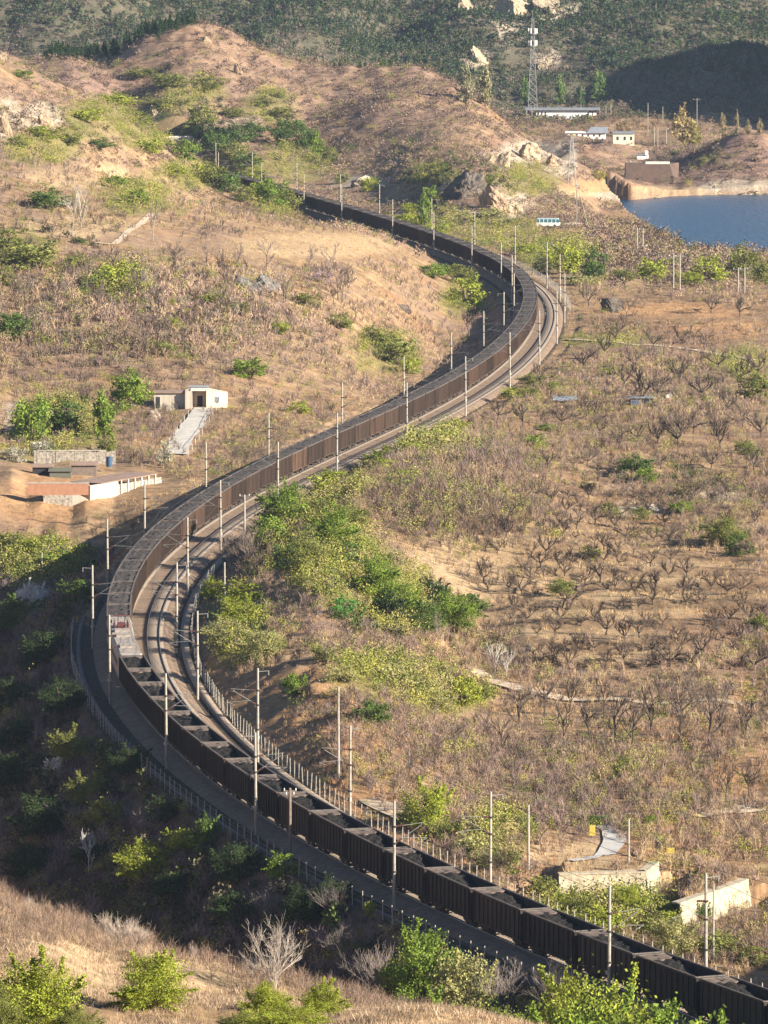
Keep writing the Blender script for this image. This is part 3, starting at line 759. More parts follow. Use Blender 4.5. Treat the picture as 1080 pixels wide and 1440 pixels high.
while s > -8:
    o = place_wagon(near_protos, k * 3 + k // 4, s); k += 1
    tag(o, f'black coal wagon with slumped dusty load, {ordinal(k)} from the locomotive towards the lower edge', group='coal wagons of the long train'); s -= PITCHW
k = 0
s = LOCO1 + PITCHW / 2
while s < 1470:
    o = place_wagon(far_protos, k, s); k += 1
    tag(o, f'brown dusty coal wagon filled level to the rim, {ordinal(k)} beyond the locomotive', group='coal wagons of the long train'); s += PITCHW
# the helper locomotive in the middle of the train: two coupled sections
M_loco = pm('loco_side_grey', (0.30, 0.28, 0.26), (0.20, 0.18, 0.165), 1.2, 0.6)
M_locoroof = pm('loco_roof_dusty', (0.32, 0.28, 0.245), (0.20, 0.17, 0.15), 1.1, 0.85)
M_red = pm('loco_red_gear', (0.15, 0.042, 0.036), (0.075, 0.03, 0.028), 4, 0.6)
M_glass = pm('dark_glass', (0.02, 0.024, 0.03), (0.03, 0.035, 0.04), 2, 0.15)
M_white = pm('white_paint', (0.78, 0.77, 0.74), (0.66, 0.64, 0.60), 3, 0.6)
M_ins = pm('brown_insulator', (0.11, 0.05, 0.035), (0.07, 0.035, 0.03), 5, 0.35)
LL = (LOCO1 - LOCO0) / 2
for sec, lab in ((0, 'grey electric locomotive section with bare dusty roof, coupled to the black wagons'), (1, 'grey electric locomotive section with dark red pantograph gear on its roof')):
    sc = LOCO0 + LL * (sec + 0.5)
    xa, ya, _, _ = trk(sc - 5.5); xb, yb, _, _ = trk(sc + 5.5)
    t = empty('electric_locomotive', ((xa + xb) / 2, (ya + yb) / 2, 0), math.atan2(yb - ya, xb - xa) + (math.pi if sec == 0 else 0))
    tag(t, lab, 'locomotive', 'two sections of the electric locomotive')
    h = LL / 2 - 0.25
    b = MB()
    prof = [(-1.5, 1.0), (1.5, 1.0), (1.52, 3.3), (1.30, 3.85), (-1.30, 3.85), (-1.52, 3.3)]
    b.prism(prof, 0, -h, h - 0.9)
    b.add([(h - 0.9, y, z) for y, z in prof] + [(h, -1.35, 1.0), (h, 1.35, 1.0), (h, 1.35, 2.1), (h - 0.5, 1.05, 3.7), (h - 0.5, -1.05, 3.7), (h, -1.35, 2.1)],
          [(i, (i + 1) % 6, (i + 1) % 6 + 6, i + 6) for i in range(6)] + [(6, 7, 8, 9, 10, 11)])
    body = b.build('body', M_loco, t)
    b = MB(); b.box(-h + 0.3, h - 1.6, -1.22, 1.22, 3.853, 3.95); b.box(-h + 1.0, -h + 3.2, -0.9, 0.9, 3.952, 4.22); b.box(1.0, 4.2, -1.0, 1.0, 3.952, 4.16)
    rf = b.build('roof', M_locoroof, t)
    b = MB()
    for y in (-1.06, 0.06): b.box(h - 0.30, h - 0.02, y, y + 1.0, 2.35, 3.15)
    b.build('windscreen', M_glass, body)
    b = MB()
    for x in np.linspace(-h + 1.5, h - 3, 7):
        for s in (-1, 1): b.box(x - 0.5, x + 0.5, s * 1.53 - 0.02, s * 1.53 + 0.02, 2.2, 2.9)
    b.build('side_grilles', M_under, body)
    for x in (-h + 3.4, h - 3.6):
        g = bogie(x).build('bogie', M_under, t)
        for dx in (-0.875, 0.875): wheelset(x + dx).build('wheelset', M_under, g)
    if sec == 1:
        b = MB()
        for x in (-5.2, -3.2, -1.4):
            for y in (-0.8, 0.0, 0.8):
                b.tube([(x, y, 3.95), (x, y, 4.45)], 0.10, 7)
        b.box(-5.8, -0.9, -0.9, -0.75, 4.45, 4.55); b.box(-5.8, -0.9, 0.75, 0.9, 4.45, 4.55); b.box(-4.6, -2.2, -0.45, 0.45, 3.952, 4.5)
        b.build('roof_gear', M_red, rf)
        b = MB()
        for y in (-0.5, 0.5):
            b.tube([(-6.3, y, 4.0), (-4.3, y * 0.8, 4.9), (-6.2, y * 0.9, 5.75)], 0.05, 5)
        b.tube([(-6.2, -0.95, 5.78), (-6.2, 0.95, 5.78)], 0.05, 5); b.tube([(-5.95, -0.95, 5.76), (-5.95, 0.95, 5.76)], 0.04, 5)
        b.build('pantograph', M_red, t)

# ------------------------------------------------------------------ overhead line: concrete poles in pairs, cantilevers, wires
m, nt, N, L, B = new_mat('pole_concrete')
tc = N.new('ShaderNodeTexCoord').outputs['Object']
mp = N.new('ShaderNodeMapping'); mp.inputs['Scale'].default_value = (3, 3, 0.7); L.new(tc, mp.inputs[0])
L.new(ramp(nt, noise(nt, 1.2, 4, 0.6, mp.outputs[0]), [(0.3, (0.19, 0.172, 0.148)), (0.55, (0.31, 0.285, 0.245)), (0.75, (0.37, 0.34, 0.295))]), B.inputs['Base Color'])
B.inputs['Roughness'].default_value = 0.9
M_pole = m
M_arm = pm('galvanised_arm', (0.20, 0.195, 0.185), (0.14, 0.135, 0.13), 3, 0.6, 0.2)
PH = 9.75
def pole_meshes(side):
    """side +1: line lies to the pole's +y (arms reach that way), heights above the rail"""
    shaft = MB().tube([(0, 0, -0.9), (0, 0, PH)], [0.165, 0.12], 10)
    arm = MB()
    y = side
    arm.tube([(0, 0.15 * y, 7.3), (0, 3.0 * y, 7.55)], 0.03, 6)              # top tie
    arm.tube([(0, 0.15 * y, 5.75), (0, 2.75 * y, 7.35)], 0.035, 6)            # strut
    arm.tube([(0, 0.9 * y, 6.2), (0, 3.3 * y, 6.05)], 0.028, 6)               # registration tube
    arm.tube([(0, 3.3 * y, 6.05), (0, 2.5 * y, 5.72)], 0.03, 5)
    ins = []
    for (ya, za, yb, zb) in ((0.2, 7.31, 0.72, 7.36), (0.2, 5.78, 0.66, 6.06)):
        ins.append(MB())
        for q in range(4):
            f = q / 3
            ym, zm = ya + (yb - ya) * f, za + (zb - za) * f
            ins[-1].tube([(0, ym * y, zm - 0.0), (0, (ym + 0.09) * y, zm + 0.02)], 0.11, 7)
    feeder = MB().tube([(0, 0, 9.35), (0, -1.25 * y, 9.42)], 0.05, 6)
    feeder.tube([(0, -1.2 * y, 9.42), (0, -1.2 * y, 8.95)], 0.07, 6)
    br = MB()
    for z in (3.0, 5.7, 7.3): br.tube([(0, 0, z - 0.08), (0, 0, z + 0.08)], 0.235, 8)
    pl = MB().box(0.20, 0.23, -0.22, 0.22, 1.9, 2.2)
    return shaft, arm, ins, feeder, br, pl
def make_pole(side, feeder):
    t = empty('catenary_pole'); t['category'] = 'catenary pole'
    sh, ar, ins, fe, br, pl = pole_meshes(side)
    shaft = sh.build('shaft', M_pole, t)
    br.build('clamps', M_under, shaft)
    a = ar.build('cantilever', M_arm, t); [q.build('insulator', M_ins, a) for q in ins]
    if feeder: fe.build('feeder_arm', M_arm, t)
    pl.build('number_plate', M_white, shaft)
    return t
# arc lengths of the pole pairs, read from the photo
PS = [26, 76, 128, 176, 223, 276, 327, 381, 431, 489, 539, 596, 651, 706, 760, 812, 866, 926, 968, 1028, 1086, 1142, 1210, 1262, 1322, 1385, 1443]
pole_protos = {}
i_loco = 5.5
for side in (-1, 1):
    off = -3.25 if side < 0 else 7.25
    for n, s in enumerate(PS):
        sj = s + (2.5 if side > 0 else 0)
        f = side > 0 or n % 3 == 0
        if (side, f) not in pole_protos:
            pole_protos[(side, f)] = o = make_pole(-1 if side < 0 else 1, f)
        else:
            o = copy_tree(pole_protos[(side, f)])
        x, y, tx, ty = trk(sj, off)
        o.location = (x, y, 0)
        o.rotation_euler = (random.uniform(-0.006, 0.006), random.uniform(-0.006, 0.006), math.atan2(ty, tx))
        row = 'on the train side' if side < 0 else 'on the empty-track side'
        k = n - 5
        where = f'{ordinal(-k)} from the locomotive towards the lower edge' if k < 0 else 'level with the locomotive' if k == 0 else f'{ordinal(k)} beyond the locomotive'
        tag(o, f'concrete pole {row}, {where}', group='catenary poles along the railway')
        if n == 0 and side < 0: pass
M_wire = pm('overhead_wire', (0.05, 0.045, 0.042), (0.035, 0.032, 0.03), 3, 0.7)
def cable(b, p, q, sag, rad, seg=10, n=4):
    pts = []
    for i in range(seg + 1):
        f = i / seg
        pts.append((p[0] + (q[0] - p[0]) * f, p[1] + (q[1] - p[1]) * f, p[2] + (q[2] - p[2]) * f - 4 * sag * f * (1 - f)))
    b.tube(pts, rad, n, caps=False)
for off, lab in ((0.0, 'thin overhead contact wire and hangers strung above the coal train'), (4.0, 'thin overhead contact wire and hangers above the empty track')):
    b = MB()
    for a, c in zip(PS[:-1], PS[1:]):
        xa, ya = trk(a, off)[:2]; xc, yc = trk(c, off)[:2]
        cable(b, (xa, ya, 5.75), (xc, yc, 5.75), 0.0, 0.018, 2)
        cable(b, (xa, ya, 7.5), (xc, yc, 7.5), 1.1, 0.018, 8)
        for f in (0.15, 0.32, 0.5, 0.68, 0.85):
            x, y = xa + (xc - xa) * f, ya + (yc - ya) * f
            b.tube([(x, y, 5.75), (x, y, 7.5 - 4.4 * f * (1 - f))], 0.011, 3, caps=False)
    tag(b.build('overhead_wire', M_wire), lab, 'overhead wire', 'overhead wires of the railway')
b = MB()
for a, c in zip(PS[:-1], PS[1:]):
    xa, ya = trk(a + 2.5, 8.45)[:2]; xc, yc = trk(c + 2.5, 8.45)[:2]
    cable(b, (xa, ya, 8.95), (xc, yc, 8.95), 0.9, 0.022, 8)
tag(b.build('feeder_cable', M_wire), 'sagging feeder cable hung from the outer arms of the inner pole row', 'cable')

# ------------------------------------------------------------------ lineside fences
M_post = pm('fence_post_concrete', (0.33, 0.31, 0.28), (0.22, 0.205, 0.185), 3, 0.85)
post_me = MB().tube([(0, 0, -0.3), (0, 0, 1.85)], [0.065, 0.055], 4).mesh('post')
post_me.materials.append(M_post)
M_wiremesh = pm('fence_wire', (0.16, 0.16, 0.155), (0.11, 0.11, 0.105), 3, 0.5, 0.5)
def fence(s0, s1, step, off, lab, grp='concrete post fences along the railway', wires=(0.3, 0.75, 1.2, 1.65)):
    x, y, _, _ = trk(s0, off)
    t = empty('lineside_fence', (x, y, float(ground(x, y))))
    tag(t, lab, 'fence', grp)
    pts = []
    for s in np.arange(s0, s1, step):
        x, y, tx, ty = trk(s + random.uniform(-0.1, 0.1), off + random.uniform(-0.06, 0.06))
        z = float(ground(x, y))
        p = link('post', post_me, None, t)
        p.location = (x - t.location.x, y - t.location.y, z - t.location.z)
        p.rotation_euler = (random.uniform(-0.05, 0.05), random.uniform(-0.05, 0.05), math.atan2(ty, tx) + 0.78)
        pts.append(p.location.copy())
    b = MB()
    for h in wires:
        b.tube([(p.x, p.y, p.z + h) for p in pts], 0.017, 3, caps=False)
    b.build('wires', M_wiremesh, t)
fence(22, 180, 2.9, -6.0, 'pale concrete post fence in shade below the black wagons')
fence(182, 345, 2.9, -6.0, 'concrete post fence along the shaded outer shoulder beside the locomotive')
fence(62, 262, 2.3, 9.15, 'pale concrete post fence at the foot of the orange cut slope', wires=(0.2, 0.6, 1.0, 1.4, 1.8))
fence(264, 405, 2.3, 9.2, 'concrete post fence behind the slab path at the tightest bend')
fence(900, 1060, 2.0, 8.6, 'row of thin pale fence posts outside the upper bend')
# ------------------------------------------------------------------ buildings, walls, poles, bus, mast, rocks
M_plaster = pm('whitewashed_plaster', (0.47, 0.43, 0.365), (0.32, 0.28, 0.23), 0.8, 0.9, vert_streak=True)
M_brick = pm('red_brick', (0.36, 0.19, 0.12), (0.27, 0.14, 0.09), 1.5, 0.9)
M_rust = pm('rusty_roof_sheet', (0.27, 0.19, 0.15), (0.18, 0.125, 0.10), 0.7, 0.85)
M_stone = pm('field_stone', (0.42, 0.38, 0.32), (0.14, 0.12, 0.10), 2.2, 0.95, bump=0.6)
M_dark = pm('dark_opening', (0.022, 0.022, 0.026), (0.03, 0.03, 0.034), 2, 0.8)
M_bluepaint = pm('blue_paint', (0.04, 0.09, 0.17), (0.03, 0.06, 0.12), 2, 0.6)
M_timber = pm('grey_timber', (0.20, 0.16, 0.13), (0.12, 0.095, 0.08), 2, 0.9)
M_wall = pm('mortared_pale_stone', (0.46, 0.40, 0.30), (0.24, 0.20, 0.145), 1.6, 0.95, bump=0.4)
M_yellow = pm('yellow_paint', (0.48, 0.37, 0.07), (0.36, 0.28, 0.06), 3, 0.6)
M_teal = pm('teal_glass', (0.05, 0.17, 0.20), (0.035, 0.11, 0.14), 1.5, 0.25)
M_bluegrey = pm('blue_grey_roof', (0.20, 0.22, 0.25), (0.14, 0.155, 0.18), 0.6, 0.7)
M_steel = pm('mast_steel', (0.36, 0.37, 0.38), (0.26, 0.27, 0.28), 2, 0.5, 0.2)
def bx(x0, x1, y0, y1, z0, z1): return MB().box(x0, x1, y0, y1, z0, z1)

# the small white house on its pad
hx, hy, _ = hit(268, 573, 1000); hz0 = float(ground(hx, hy)) - 0.1
t = empty('white_house', (hx, hy, hz0)); tag(t, 'small whitewashed house with flat roof and dark doorway on the hillside pad', 'house')
w = MB(); w.box(-6.2, -0.9, 0.0, 4.2, -1.2, 2.55); w.build('wall', M_plaster, t)
w = MB(); w.box(-0.895, 0.3, -1.0, 3.4, -1.2, 2.95); w.build('porch_pier', M_plaster, t)
w = MB(); w.box(0.302, 2.7, 1.2, 3.9, -1.2, 2.9); po = w.build('porch_wall', pm('pinkish_plaster', (0.46, 0.32, 0.26), (0.36, 0.25, 0.2), 1.2, 0.9), t)
w = MB(); w.add([(2.702, -0.6, -1.2), (6.2, 1.0, -1.2), (6.2, 4.6, -1.2), (2.702, 4.6, -1.2), (2.702, -0.6, 3.1), (6.2, 1.0, 2.4), (6.2, 4.6, 2.4), (2.702, 4.6, 3.1)], [(0, 1, 5, 4), (1, 2, 6, 5), (2, 3, 7, 6), (3, 0, 4, 7), (4, 5, 6, 7)]); w.build('side_block', M_plaster, t)
bx(-6.5, -0.7, -0.35, 4.4, 2.56, 2.72).build('roof', M_rust, t)
bx(0.0, 2.72, -0.5, 4.0, 2.96, 3.1).build('porch_roof', M_conc_pale, t)
bx(-5.9, -5.2, -0.03, 0.02, 0.0, 1.9).build('door', M_dark, t)
bx(1.1, 2.0, 1.16, 1.21, 0.0, 2.0).build('door', M_dark, po)
bx(3.9, 4.9, 0.02, 0.3, 1.0, 1.9).build('window', M_bluegrey, t)
x, y, z = hit(279, 545, 1080)
t = empty('storage_tank', (hx + 1.2, hy + 8.5, float(ground(hx + 1.2, hy + 8.5)))); tag(t, 'blue-grey sheet-sided water store behind the small white house', 'tank')
bx(-1.6, 1.6, -1.1, 1.1, -0.4, 2.3).build('tank_wall', M_bluegrey, t); bx(-1.7, 1.7, -1.2, 1.2, 2.302, 2.4).build('lid', M_steel, t)
# posts and rail along the drive
for side, lab in ((-1, 'rickety grey rail on the uphill edge of the concrete drive'), (1, 'rickety grey rail along the railway edge of the concrete drive')):
    t = empty('railing'); pts = []
    for k in range(9):
        px, py = 287 + (247 - 287) * k / 8, 578 + (640 - 578) * k / 8
        x, y = hit(px, py, 900)[:2]; x += side * 2.1; z = float(ground(x, y))
        pts.append((x, y, z))
    t.location = pts[0]; tag(t, lab, 'railing', 'rails along the drive')
    o = Vector(pts[0]); rail_b = MB()
    for p in pts:
        q = Vector(p) - o; MB().tube([q + Vector((0, 0, -0.2)), q + Vector((random.uniform(-.06, .06), 0, 1.1))], 0.055, 5).build('post', M_conc, t)
    rail_b.tube([Vector(p) - o + Vector((0, 0, 1.0)) for p in pts], 0.03, 4).build('rail', M_timber, t)
# the walled yard beside the line
ax, ay, _ = hit(127, 704, 900); az = float(ground(ax, ay))
t = empty('brick_wall', (ax, ay, az - 0.2)); tag(t, 'low red brick wall on a rubble base below the yard', 'wall')
bx(-9.6, -0.3, 0, 0.35, 1.05, 2.85).build('brick_panel', M_brick, t); bx(-7.2, -2.9, -0.10, 0.45, -0.8, 1.048).build('rubble_base', M_stone, t)
w = MB(); w.prism([(-2.88, -0.8), (-0.32, -0.8), (-0.32, 0.3), (-1.6, 1.05), (-2.88, 1.05)], 1, -0.09, 0.4); w.build('plaster_patch', M_plaster, t)
bx(-9.7, -0.2, -0.06, 0.42, 2.852, 2.95).build('coping', M_conc, t)
ang = math.radians(62)
t = empty('flat_roofed_shed', (ax, ay, az - 0.2), ang); tag(t, 'long low pale-walled shed with rusty flat roof beside the railway', 'shed')
bx(0, 8.5, -0.003, 0.3, -0.8, 2.5).build('wall', M_plaster, t); bx(8.5, 22, 0.1, 0.35, -0.8, 1.9).build('back_wall', M_stone, t); bx(0, 0.3, 0.3, 4.8, -0.8, 2.7).build('end_wall', M_brick, t)
bx(3.0, 20.5, -0.15, 5.4, 2.505, 2.62).build('roof', M_rust, t); bx(0.31, 3.5, 0.31, 5.0, 0.1, 0.25).build('yard_slab', M_conc_pale, t)
for k in range(6): bx(9.2 + k * 2.1, 9.45 + k * 2.1, -0.12, 0.09, -0.6, 2.5).build('post', M_conc_pale, t)
x, y, z = hit(153, 668, 980); t = empty('water_tank', (x, y + 2, az + 2.2)); tag(t, 'upright blue drum standing on the rusty shed roof', 'tank')
MB().tube([(0, 0, 0), (0, 0, 1.5)], 0.5, 14).build('drum', M_bluepaint, t); MB().tube([(0, 0, 1.501), (0, 0, 1.58)], 0.53, 14).build('lid', M_bluepaint, t)
x, y, z = hit(105, 648, 990); t = empty('stone_wall', (x, y, float(ground(x, y)))); tag(t, 'long dry-stone bank wall behind the brick yard', 'wall')
w = MB(); n = 26
for k in range(n):
    xx = -6.5 + 13.0 * k / n; w.box(xx, xx + 0.499, random.uniform(-0.05, 0.05), 0.6, -0.6, 1.5 + random.uniform(-0.2, 0.12))
w.build('masonry', M_stone, t); bx(-6.0, 5.0, 0.1, 0.5, 1.62, 1.7).build('coping', M_conc, t)
for k, (px, py, ln, hh, mm, lab) in enumerate([(85, 672, 3.4, 1.0, pm('drab_netting', (0.13, 0.13, 0.10), (0.09, 0.09, 0.07), 3, 0.9), 'drab netted pen inside the walled yard'), (118, 668, 4.0, 1.5, M_timber, 'dark timber lean-to inside the walled yard'), (60, 668, 3.2, 1.2, M_dark, 'low dark lean-to at the far corner of the yard')]):
    x, y, z = hit(px, py, 960); t = empty('lean_to', (x, y, float(ground(x, y)))); tag(t, lab, 'lean-to')
    bx(-ln / 2, ln / 2, 0, 1.6, -0.2, hh).build('wall', mm, t); w = MB(); w.add([(-ln / 2 - .2, -.3, hh + .01), (ln / 2 + .2, -.3, hh + .01), (ln / 2 + .2, 1.9, hh + .35), (-ln / 2 - .2, 1.9, hh + .35), (-ln / 2 - .2, -.3, hh + .09), (ln / 2 + .2, -.3, hh + .09), (ln / 2 + .2, 1.9, hh + .43), (-ln / 2 - .2, 1.9, hh + .43)], [(0, 1, 2, 3), (7, 6, 5, 4), (0, 4, 5, 1), (1, 5, 6, 2), (2, 6, 7, 3), (3, 7, 4, 0)]); w.build('roof', M_rust if k else mm, t)

# pale retaining walls beyond the train
def ret_wall(name, pts, ztop, zbot, lab, batter=0.5):
    t = empty(name, (pts[0][0], pts[0][1], ztop)); tag(t, lab, 'retaining wall')
    o = pts[0]; f = MB(); c = MB()
    for k, ((x0, y0), (x1, y1)) in enumerate(zip(pts[:-1], pts[1:])):
        n = Vector((y1 - y0, -(x1 - x0), 0)).normalized()
        if n.y > 0 and abs(n.y) > 0.5: n = -n
        N_ = max(2, int(math.hypot(x1 - x0, y1 - y0) / 0.8)); V = []
        for i in range(N_ + 1):
            g = i / N_; x, y = x0 + (x1 - x0) * g - o[0], y0 + (y1 - y0) * g - o[1]
            for q in range(5):
                h = q / 4; b = batter * h + 0.05 * math.sin(i * 7.3 + q * 3.1)
                V.append((x + n.x * b, y + n.y * b, (zbot - ztop) * h + (0.05 * math.sin(i * 2.7) if q == 0 else 0)))
        F = [(i * 5 + q, i * 5 + q + 1, (i + 1) * 5 + q + 1, (i + 1) * 5 + q) for i in range(N_) for q in range(4)]
        f.add(V, F)
        c.add([(x0 - o[0] + n.x * .08, y0 - o[1] + n.y * .08, -.12), (x1 - o[0] + n.x * .08, y1 - o[1] + n.y * .08, -.12), (x1 - o[0] - n.x * .9, y1 - o[1] - n.y * .9, -.12), (x0 - o[0] - n.x * .9, y0 - o[1] - n.y * .9, -.12),
               (x0 - o[0] + n.x * .08, y0 - o[1] + n.y * .08, .05), (x1 - o[0] + n.x * .08, y1 - o[1] + n.y * .08, .05), (x1 - o[0] - n.x * .9, y1 - o[1] - n.y * .9, .05), (x0 - o[0] - n.x * .9, y0 - o[1] - n.y * .9, .05)], [(0, 3, 2, 1), (4, 5, 6, 7), (0, 1, 5, 4), (1, 2, 6, 5), (2, 3, 7, 6), (3, 0, 4, 7)])
    f.build('wall_face', M_wall, t); c.build('coping', M_wall, t)
ret_wall('retaining_wall', [WALL_A[0], WALL_A[1], WALL_A[2]], -2.62, -6.2, 'pale stone retaining wall with a corner, carrying the little road')
ret_wall('retaining_wall', [WALL_B[0], WALL_B[1], WALL_B[2]], -3.3, -6.6, 'weathered pale retaining wall behind the paired poles at the lower edge')

# tunnel mouth
sx, sy, tx, ty = trk(s_at_y(1938.0), 2.1)
t = empty('tunnel_portal', (float(sx), float(sy), -0.7), math.atan2(float(ty), float(tx)) - math.pi / 2); tag(t, 'pale concrete tunnel portal with long wing wall in the far hill', 'tunnel')
w = MB(); arc = [(5.2 * math.cos(a), 4.0 + 4.4 * math.sin(a)) for a in np.linspace(0, math.pi, 13)]
w.prism([(7.6, -1), (7.6, 10.0), (-7.6, 10.0), (-7.6, -1), (-5.2, -1)] + arc[::-1] + [(5.2, -1)], 1, 0, 1.0); w.build('headwall', M_conc, t)
w = MB(); w.prism([(-5.2, -1)] + arc[::-1] + [(5.2, -1)], 1, 0.8, 1.3); w.build('dark_bore', M_dark, t)
bx(-8.2, 8.2, -0.2, 1.2, 10.01, 10.5).build('cornice', M_conc_pale, t); bx(-19, -7.61, 0.2, 1.0, 7.2, 9.8).build('wing_wall', M_conc_pale, t)

# bus on the lakeside road
x, y, z = at_z(771, 321, -0.9); t = empty('bus', (x, y, float(ground(x, y)) + 0.12), math.radians(-8)); tag(t, 'small white and teal bus on the road beyond the upper bend', 'bus')
L2, W2 = 3.0, 1.05
w = MB(); w.prism([(-L2, 0.35), (L2 - 0.1, 0.35), (L2, 0.9), (L2 - 0.05, 1.25), (-L2, 1.25)], 1, -W2, W2); w.build('body', M_white, t)
w = MB(); w.prism([(-L2 + .05, 1.252), (L2 - .06, 1.252), (L2 - .35, 2.1), (-L2 + .12, 2.1)], 1, -W2 + .03, W2 - .03); w.build('windows', M_teal, t)
w = MB(); w.prism([(-L2 + .1, 2.102), (L2 - .3, 2.102), (L2 - .5, 2.3), (-L2 + .2, 2.3)], 1, -W2, W2); w.build('roof', pm('bus_roof', (0.40, 0.50, 0.55), (0.33, 0.42, 0.46), 2, 0.5), t)
w = MB()
for q in np.linspace(-2.2, 2.0, 5): w.box(q, q + 0.14, -W2 - .005, -W2 + .04, 1.253, 2.1)
w.build('window_posts', M_white, t)
for q in (-1.9, 1.8):
    for s in (-1, 1): MB().tube([(q, s * (W2 - .2), 0.4), (q, s * (W2 + .01), 0.4)], 0.4, 12).build('wheel', M_under, t)

# telecom mast, station and houses beyond the lake
x, y, z = hit(749, 166, 2300); t = empty('telecom_mast', (x, y, z)); tag(t, 'tall grey lattice telecom mast with antenna platforms before the mountain', 'telecom mast')
HM = 140 * y / F_PX; w = MB()
lev = [HM * q / 16 for q in range(17)]
wd = [3.2 * (1 - q / HM) ** 1.3 * 0.5 + 0.42 for q in lev]
for sx_, sy_ in ((-1, -1), (1, -1), (1, 1), (-1, 1)): w.tube([(sx_ * a, sy_ * a, h) for a, h in zip(wd, lev)], 0.07, 5)
for k in range(16):
    for (p, q) in (((-1, -1), (1, -1)), ((1, -1), (1, 1)), ((1, 1), (-1, 1)), ((-1, 1), (-1, -1))):
        a, b_ = wd[k], wd[k + 1]
        w.tube([(p[0] * a, p[1] * a, lev[k]), (q[0] * b_, q[1] * b_, lev[k + 1])], 0.032, 4, caps=False); w.tube([(q[0] * a, q[1] * a, lev[k]), (p[0] * b_, p[1] * b_, lev[k + 1])], 0.032, 4, caps=False)
        w.tube([(p[0] * b_, p[1] * b_, lev[k + 1]), (q[0] * b_, q[1] * b_, lev[k + 1])], 0.032, 4, caps=False)
w.build('lattice', M_steel, t); MB().tube([(0, 0, HM), (0, 0, HM + 3)], 0.06, 5).build('lightning_rod', M_steel, t)
for zz in (HM * 0.72, HM * 0.84):
    w = MB(); w.tube([(0, 0, zz), (0, 0, zz + 0.15)], 1.6, 14); pf = w.build('platform', M_steel, t)
    for k in range(6):
        a = k * math.pi / 3; MB().box(-.22, .22, -.12, .12, zz + .3, zz + 2.3, Matrix.Translation((1.6 * math.cos(a), 1.6 * math.sin(a), 0)) @ Matrix.Rotation(a, 4, 'Z')).build('antenna', M_white, pf)
x, y, z = hit(800, 168, 2350); k = y / F_PX
t = empty('station_hall', (x, y, z)); tag(t, 'long low white hall with dark flat roof edge beyond the lake', 'building')
bx(-46 * k, 26 * k, 0, 7, -0.5, 13 * k).build('wall', M_white, t); bx(-62 * k, 44 * k, -1.2, 8, 13 * k + .01, 15.5 * k).build('roof', M_bluegrey, t)
for q in (28, 34): bx(q * k, (q + 4.5) * k, -1.0, 3, -0.5, 9 * k).build('annex', M_white, t)
for q in (-60, -52, 43): MB().tube([(q * k, -1, -.5), (q * k, -1, 13 * k)], 0.15, 5).build('roof_post', M_steel, t)
w = MB(); [w.box((-44 + q * 5) * k, (-42 + q * 5) * k, -0.04, 0.02, 6 * k, 10.5 * k) for q in range(3)]; w.build('windows', M_dark, t)
x, y, z = hit(828, 194, 2200); k = y / F_PX
t = empty('blue_roofed_house', (x, y, z)); tag(t, 'white-walled house with blue-grey pitched roof beyond the lake', 'building')
bx(-30 * k, 24 * k, 0, 5, -.5, 7 * k).build('wall', M_white, t)
w = MB(); w.add([(-4 * k, -.8, 7 * k + .01), (27 * k, -.8, 7 * k + .01), (27 * k, 6, 7 * k + .01), (-4 * k, 6, 7 * k + .01), (4 * k, 2.5, 15 * k), (27 * k, 2.5, 15 * k)], [(0, 1, 5, 4), (2, 3, 4, 5), (3, 0, 4), (1, 2, 5), (3, 2, 1, 0)]); w.build('roof', M_bluegrey, t)
w = MB(); w.box(-33 * k, -4.2 * k, -.6, 5.4, 7 * k + .012, 8.6 * k); w.build('flat_roof', M_white, t)
for q in range(6): bx((-26 + q * 8) * k, (-23.5 + q * 8) * k, -.05, .02, 2 * k, 5 * k).build('window', M_dark, t)
x, y, z = hit(877, 203, 2150); k = y / F_PX
t = empty('pale_house', (x, y, z)); tag(t, 'pale yellowish boxy house behind the brown poplar beyond the lake', 'building')
bx(-15 * k, 15 * k, 0, 6, -.5, 15 * k).build('wall', pm('cream_wall', (0.62, 0.57, 0.44), (0.5, 0.45, 0.35), 0.5, 0.9), t); bx(-16 * k, 16 * k, -.4, 6.4, 15 * k + .01, 17.5 * k).build('roof', M_bluegrey, t)
for q in (-10, 0, 9): bx(q * k, (q + 3) * k, -.05, .02, 6 * k, 11 * k).build('window', M_dark, t)
x, y, z = hit(922, 258, 2000); k = y / F_PX
t = empty('quay_wall', (x, y, z)); tag(t, 'brown brick embankment wall with white parapet at the lakeside', 'wall')
w = MB(); w.add([(-42 * k, 0, -1), (28 * k, 0, -1), (34 * k, 7, -1), (-42 * k, 9, -1), (-42 * k, 1.5, 27 * k), (20 * k, 1.5, 27 * k), (34 * k, 7, 28 * k), (-42 * k, 9, 27 * k)], [(0, 1, 5, 4), (1, 2, 6, 5), (2, 3, 7, 6), (3, 0, 4, 7), (4, 5, 6, 7)]); w.build('brick_face', pm('brown_brick', (0.11, 0.07, 0.055), (0.07, 0.05, 0.042), 0.6, 0.9), t)  # brown brick, darkened further to stand for the shadow on the wall
bx(-14 * k, 20 * k, 1.6, 1.9, 27 * k + .01, 30.5 * k).build('parapet', M_conc_pale, t)
x, y, z = hit(904, 224, 2080); k = y / F_PX
t = empty('lakeside_kiosk', (x, y, z)); tag(t, 'tiny white kiosk above the brown embankment wall', 'kiosk')
bx(-8 * k, 8 * k, 0, 3, -.5, 6 * k).build('wall', M_white, t); bx(3 * k, 7.5 * k, -.5, 2, 6 * k + .01, 12 * k).build('gable', M_white, t); bx(-9 * k, 3 * k, -.4, 3.3, 6 * k + .01, 7.4 * k).build('roof', M_bluegrey, t)
